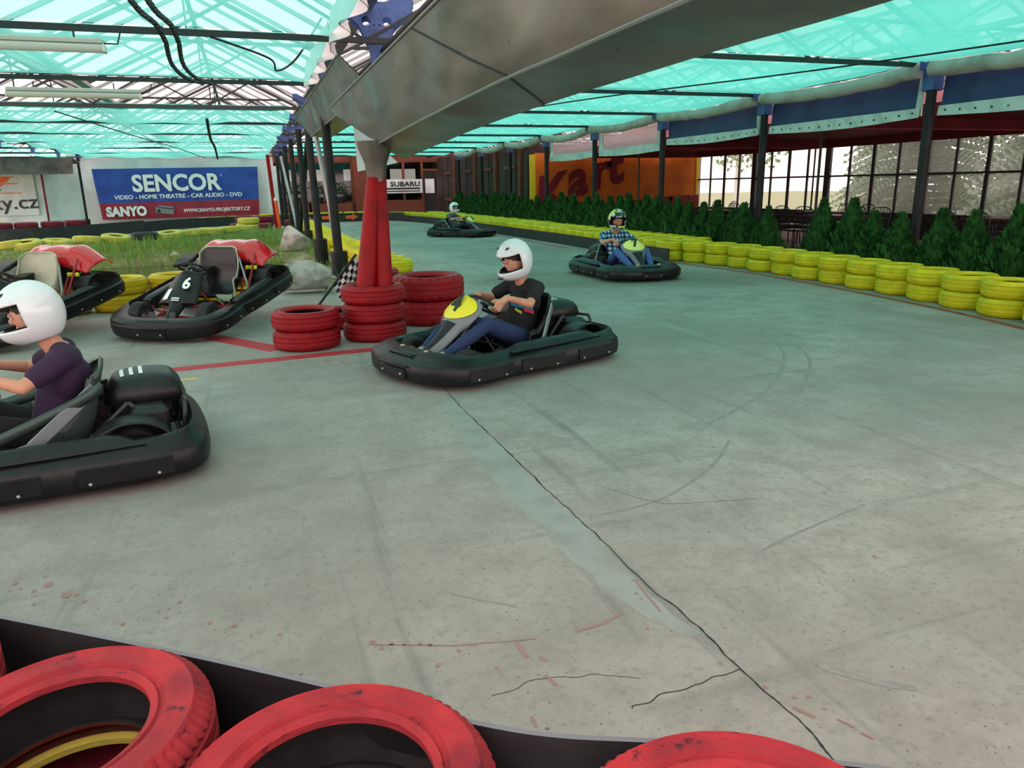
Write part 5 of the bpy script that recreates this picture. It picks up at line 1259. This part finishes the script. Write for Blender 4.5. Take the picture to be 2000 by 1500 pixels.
        for k in range(3): q = MB(); q.box((-.40+.05*k, -.50, .35), (.035, .04, .045), None, .008); q.build('spark_plug_cap', 'plate_yellow', t)
        q = MB(); q.box((-.25, -.47, .2), (.3, .02, .012)); q.tube([(-.2, -.45, .15), (-.1, -.6, .18), (-.3, -.7, .2)], .03, 8); q.build('clutch', 'brass', t)
    else:
        q = MB()
        def cv(u, v):
            a = (u-.5)*2; b_ = (v-.5)*2; sx, sy = .23, .21
            r2 = max(abs(a), abs(b_))
            return (.06+sx*a*(1-.12*b_*b_), -.72+sy*b_*(1-.12*a*a), .445+.035*(1-a*a)*(1-b_*b_)-.12*r2**8)
        q.grid(cv, 16, 16); ec = q.build('engine_cover', body, t, 60); md = ec.modifiers.new('t', 'SOLIDIFY'); md.thickness = .012; md.offset = 1
        q = MB(); q.box((.06, -.70, .33), (.36, .30, .20), None, .03); q.build('airbox', 'dark_plastic', t)
        q = MB()
        for k in range(3): q.grid(lambda u, v: tuple(Vector(cv(.25+.4*u, .5+.12*k+.05*v))+Vector((0, 0, .015))), 4, 1)
        q.build('white_sticker', 'white_ink', ec, 60)
        # rear rack with small upright tubes
        q = MB()
        for s_ in (1, -1): q.tube(crv([(s_*.27, -.88, .1), (s_*.3, -.90, .27), (s_*.26, -.91, .34)], 4), .013, 8)
        q.tube([(-.26, -.91, .34), (.27, -.91, .32)], .013, 8); q.build('rear_rack', 'dark_steel', t)
    for s_ in (1, -1):
        q = MB(); q.bar((s_*.235, -.47, .47), (s_*.46, -.16, .25), .014, .065); q.bar((s_*.46, -.16, .25), (s_*.50, -.10, .245), .012, .05); q.build('seat_strut', strut, t, 0)
        if cover == 'green':
            q = MB(); q.grid(lambda u, v: (s_*(.24+.03*v+.22*u), -.50+.75*u*1.0, .46-.26*u**.8+.05*v), 12, 2); o = q.build('seat_side', 'seat_green', t, 60); md = o.modifiers.new('t', 'SOLIDIFY'); md.thickness = .03
    return t

# ================================================================== PEOPLE
def fuse(name, segs, vox, mats, mi_fn=None, smooth=3, sub=None):
    """one continuous skin around tapered limbs; segs = (p0, r0, p1, r1) or ('ball', c, (rx,ry,rz))"""
    q = MB()
    for s_ in segs:
        if s_[0] == 'ball': q.ball(s_[1], s_[2], 20, 14)
        else:
            p0, r0_, p1, r1_ = s_; q.tube([p0, p1], [r0_, r1_], 16); q.ball(p0, r0_, 16, 10); q.ball(p1, r1_, 16, 10)
    tmp = q.build('tmp', mats)
    md = tmp.modifiers.new('r', 'REMESH'); md.mode = 'VOXEL'; md.voxel_size = vox
    md = tmp.modifiers.new('s', 'SMOOTH'); md.factor = .6; md.iterations = smooth
    dg = bpy.context.evaluated_depsgraph_get(); dg.update()
    me = bpy.data.meshes.new_from_object(tmp.evaluated_get(dg)); bpy.data.objects.remove(tmp); me.name = name
    me.materials.clear()
    for x in (mats if isinstance(mats, list) else [mats]): me.materials.append(M[x])
    me.polygons.foreach_set('use_smooth', [True]*len(me.polygons))
    if mi_fn: me.polygons.foreach_set('material_index', [mi_fn(p.center) for p in me.polygons])
    me.update(); o = bpy.data.objects.new(name, me); C.objects.link(o); return o
def hand(P, T, A, N, wrist, s=1.0):
    """fingers closed round the wheel rim at P. T along the rim towards the thumb, A towards the driver, N outward"""
    P, T, A, N = Vector(P), Vector(T).normalized(), Vector(A).normalized(), Vector(N).normalized(); wrist = Vector(wrist); sg = []
    palm = P + N*.030 + A*.022
    sg.append((wrist, .027, palm*.5+wrist*.5, .030))
    for k in range(4):
        off = T*(-.031+.0205*k); L = [.9, 1.0, 1.06, .95][k]
        a = palm+off+N*.006; b = P+off+N*.036-A*.020*L; c = P+off+N*.006-A*.034*L; d = P+off-N*.020-A*.018
        sg += [(palm*.6+wrist*.4+off*.7, .016, a, .0125), (a, .0115, b, .0100), (b, .0100, c, .0090), (c, .0090, d, .0080)]
    t0 = wrist*.35+palm*.65+T*.026; t1 = P+T*.042+A*.026; t2 = P+T*.048-N*.014+A*.010
    sg += [(t0, .0155, t1, .012), (t1, .012, t2, .009)]
    return sg
def helmet(parent, c, rot, mt, big=1.0):
    h = MB(); vs_ = {}; nA, nE = 56, 36
    def pt(i, j, k=1.0):
        az = -PI+2*PI*i/nA; el = math.radians(-58+148*j/nE); x = math.sin(az)*math.cos(el); y = math.cos(az)*math.cos(el); z = math.sin(el)
        fr = max(0, math.cos(az))
        chin = .045*fr**2*math.exp(-((el+.62)/.42)**2)
        zz = z*.158 if z > 0 else z*.175
        return ((x*.130*k), (y*.150+(chin if y > 0 else 0))*k+(.008*max(0, y)), zz*k)
    def hole(i, j):
        az = -PI+2*PI*(i+.5)/nA; el = -58+148*(j+.5)/nE; a = abs(math.degrees(az))
        return a < 76 and -22 < el < 25
    W = nE+1
    vl = [pt(i, j) for i in range(nA) for j in range(W)]; fs = []
    for i in range(nA):
        for j in range(nE):
            if not hole(i, j): fs.append((i*W+j, ((i+1) % nA)*W+j, ((i+1) % nA)*W+j+1, i*W+j+1))
    h.add(vl, fs); o = h.build('helmet', mt, parent, 80); o.location = c; o.rotation_euler = rot; o.scale = (big,)*3; md = o.modifiers.new('t', 'SOLIDIFY'); md.thickness = .012; md.offset = -1
    q = MB(); vl = [pt(i, j, .90) for i in range(nA) for j in range(W)]; q.add(vl, [f_ for f_ in fs]); q.build('lining', 'lining', o, 80)
    # raised visor folded onto the brow, brow peak and air vents
    q = MB(); q.grid(lambda u, v: tuple(Vector(pt(int(nA*(.5-.19)+nA*.38*u), 0))*0+Vector((math.sin((u-.5)*2.3)*math.cos(.42+.13*v)*.138, math.cos((u-.5)*2.3)*math.cos(.42+.13*v)*.162, math.sin(.42+.13*v)*.168))), 20, 3); v_ = q.build('visor_rim', 'visor', o, 80); md = v_.modifiers.new('t', 'SOLIDIFY'); md.thickness = .004
    for s_ in (1, -1): q = MB(); q.ball((s_*.131, .02, -.01), (.008, .026, .026), 12, 8); q.build('visor_pivot', mt if mt != 'helmet_white' else 'mask_grey', o)
    q = MB(); q.ball((.055, .085, .125), (.014, .03, .010), 10, 6); q.ball((-.055, .085, .125), (.014, .03, .010), 10, 6); q.ball((0, .198, -.098), (.036, .012, .012), 10, 6); q.build('air_vent', 'visor', o)
    q = MB(); q.tube([pt(i, 0, .985) for i in range(nA)], .008, 6, closed=True); q.build('bottom_trim', 'lining', o)
    return o
def person(label, loc, head, shirt, trousers, shoe, helm, lean=0.0, turn=0.0, nod=0.0, vox=.008, big=1.0, z=0, print_=False):
    t = thing('person', label, 'person', (loc[0], loc[1], z)); t.rotation_euler = (0, 0, math.atan2(-head[0], head[1]))
    V = Vector
    hip = V((0, -.27, .19)); chest = V((0, -.375+lean*.5, .50)); sh = V((0, -.385+lean, .655)); neck = V((0, -.355+lean, .715)); hd = V((0, -.275+lean, .875))
    ax = V((0, -.64, .77)); wc = V((0, .11, .52)); uy = ax.cross(V((1, 0, 0)))
    HR = Matrix.Rotation(turn, 3, 'Z') @ Matrix.Rotation(nod, 3, 'X')
    body = [('ball', hd, V((.078, .098, .115))), (hd+HR @ V((0, .02, -.05)), .062, hd+HR @ V((0, .04, -.085)), .045), (neck-V((0, 0, .04)), .058, hd-V((0, .015, .07)), .054)]
    body += [('ball', hd+HR @ V((0, .103, -.012)), V((.014, .018, .022))), ('ball', hd+HR @ V((0, .098, .02)), V((.05, .014, .012))), ('ball', hd+HR @ V((0, .088, -.055)), V((.026, .014, .009)))]
    torso = [(hip, .135, chest, .135), ('ball', chest, V((.175, .115, .15))), ('ball', sh-V((0, 0, .05)), V((.18, .095, .085))), ('ball', hip+V((0, .01, .02)), V((.165, .13, .11)))]
    body += [(a, b-.02, c, d-.02) if a != 'ball' else (a, b, c) for a, b, c, d in [(s_+(0,))[:4] if s_[0] == 'ball' else s_ for s_ in torso] if a != 'ball']
    shirt_s = list(torso); trou = [('ball', hip, V((.17, .14, .12)))]; shoes = []
    for s_ in (1, -1):
        S = sh+V((s_*.178, 0, -.02)); P = wc+V((s_*.150, 0, 0)); N = V((s_, 0, 0)); wr = P+ax*.075+V((s_*.035, -.05, .01))
        E_ = (S+wr)/2+V((s_*.095, .0, -.085))
        body += [(S, .042, E_, .036), (E_, .038, wr, .025)] + hand(P, uy if uy.z > 0 else -uy, ax, N, wr)
        body += [(V((s_*.05, sh.y, sh.z)), .05, S, .045)]
        m_ = S.lerp(E_, .62); shirt_s += [(sh+V((s_*.08, 0, .0)), .062, S, .064), (S, .064, m_, .060)]
        H0 = hip+V((s_*.09, .03, .0)); K = V((s_*.235, .27, .40)); F_ = V((s_*.15, .67, .165))
        trou += [(H0, .092, H0.lerp(K, .5), .082), (H0.lerp(K, .5), .082, K, .062), (K, .060, K.lerp(F_, .4), .056), (K.lerp(F_, .4), .056, F_, .040)]
        body += [(H0, .07, K, .048), (K, .046, F_, .03)]
        shoes += [(F_+V((0, -.02, -.04)), .040, F_+V((s_*.01, .10, .02)), .034), (F_+V((s_*.01, .10, .02)), .034, F_+V((s_*.02, .17, .07)), .028), (F_+V((0, 0, .01)), .044, F_+V((0, -.02, -.04)), .04)]
    b = fuse('body', body, vox, 'skin', None, 2); b.parent = t
    o = fuse('shirt', shirt_s, vox*1.5, shirt, None, 3); o.parent = t
    o2 = fuse('trousers', trou, vox*1.5, trousers, None, 3); o2.parent = t
    o3 = fuse('shoes', shoes, vox*1.2, shoe, None, 2); o3.parent = t
    for s_ in (1, -1):
        q = MB(); e = hd+HR @ V((s_*.03, .096, .008)); q.ball(e, .011, 10, 8); e_ = q.build('eye', 'eye_white', b); q = MB(); q.ball(e+HR @ V((0, .0045, 0)), .0085, 8, 6); q.build('iris', 'hair', e_)
    q = MB(); q.ball(hd+HR @ V((0, -.008, .03)), (.083, .098, .098), 16, 10); q.build('hair', 'hair', b)
    helmet(t, tuple(hd+V((0, 0, .012))), (nod, 0, turn), helm, big)
    if print_:
        q = MB()
        for k, (mt_, x_, z_, w_, h_, rr) in enumerate((('blue', -.02, .52, .10, .05, .5), ('red', .03, .46, .07, .03, .3), ('yel', -.04, .44, .05, .03, .4), ('wh', .02, .57, .12, .02, .6))): pass
        for k, (mt_, a0, a1, z0, z1) in enumerate((('print_blue', -1.25, .1, .45, .485), ('print_white', -1.1, .1, .50, .515), ('print_red', -1.3, -.7, .41, .44), ('print_yellow', -.6, -.2, .41, .435))):
            q = MB(); q.grid(lambda u, v: (math.sin(a0+(a1-a0)*u)*.183, chest.y+.015+math.cos(a0+(a1-a0)*u)*.138, z0+(z1-z0)*v+.03*u), 10, 2); o_ = q.build('shirt_print', mt_, o, 60)
    return t
defm('print_blue', (30, 130, 170), .7); defm('print_red', (190, 40, 60), .7); defm('print_yellow', (200, 200, 50), .7); defm('print_white', (200, 205, 205), .7)

hB = Vector((-.93, -.37, 0)).normalized(); cB = (1.93, 6.12)
make_kart('black kart crossing in the middle with a yellow number plate, driver in black T-shirt', cB, hB, number='4')
person('person in black T-shirt, blue jeans and white helmet driving the middle kart', cB, hB, 'black_cloth', 'jeans', 'beige_shoe', 'helmet_white', lean=.03, nod=-.30, vox=.006, big=1.04, print_=True)
hA = Vector((-1, -.16, 0)).normalized(); cA = (-1.40, 4.62)
make_kart('nearest black kart at lower left, cut by the left edge, with grey green seat sides', cA, hA, number='1', cover='green', seatm='seat_green', seat2='seat_green')
person('person in purple T-shirt and white helmet driving the nearest kart at left', (cA[0]-.03, cA[1]), hA, 'purple_cloth', 'black_cloth', 'beige_shoe', 'helmet_white', lean=.02, nod=-.25, vox=.006)
hC = Vector((-.02, -1, 0)).normalized(); cC = (5.95, 11.45)
make_kart('black kart with yellow plate number seven coming towards the camera beside the yellow tyres', cC, hC, number='7')
person('person in blue checked shirt and patterned black and yellow helmet driving the kart numbered seven', cC, hC, 'plaid', 'light_jeans', 'beige_shoe', 'helmet_pattern', lean=0, nod=-.22, vox=.008).scale = (1.12, 1.04, 1.04)
hD = Vector((.66, -.75, 0)).normalized(); cD = (6.32, 23.2)
make_kart('farthest black kart with yellow plate number two near the end of the right barrier', cD, hD, number='2')
person('person in grey T-shirt and white helmet driving the farthest kart', cD, hD, 'grey_cloth', 'black_cloth', 'beige_shoe', 'helmet_white', vox=.012)
hE = Vector((-.50, -.87, 0)).normalized()
def parked(cx, cy, label, **k):
    pit = -math.radians(10.5)
    make_kart(label, (cx, cy), hE, pitch=pit, z=.19, red=True, plate='shield', **k)
parked(-.56, 9.18, 'parked kart numbered six with red hood and black seat, rear raised on tyres', number='6', seatm='seat_black', seat2='seat_cream')
parked(-2.46, 9.35, 'parked kart at the left edge with red hood and cream seat, rear raised', number='5', seatm='seat_cream', seat2='seat_cream')
M['_'] = M['ink']
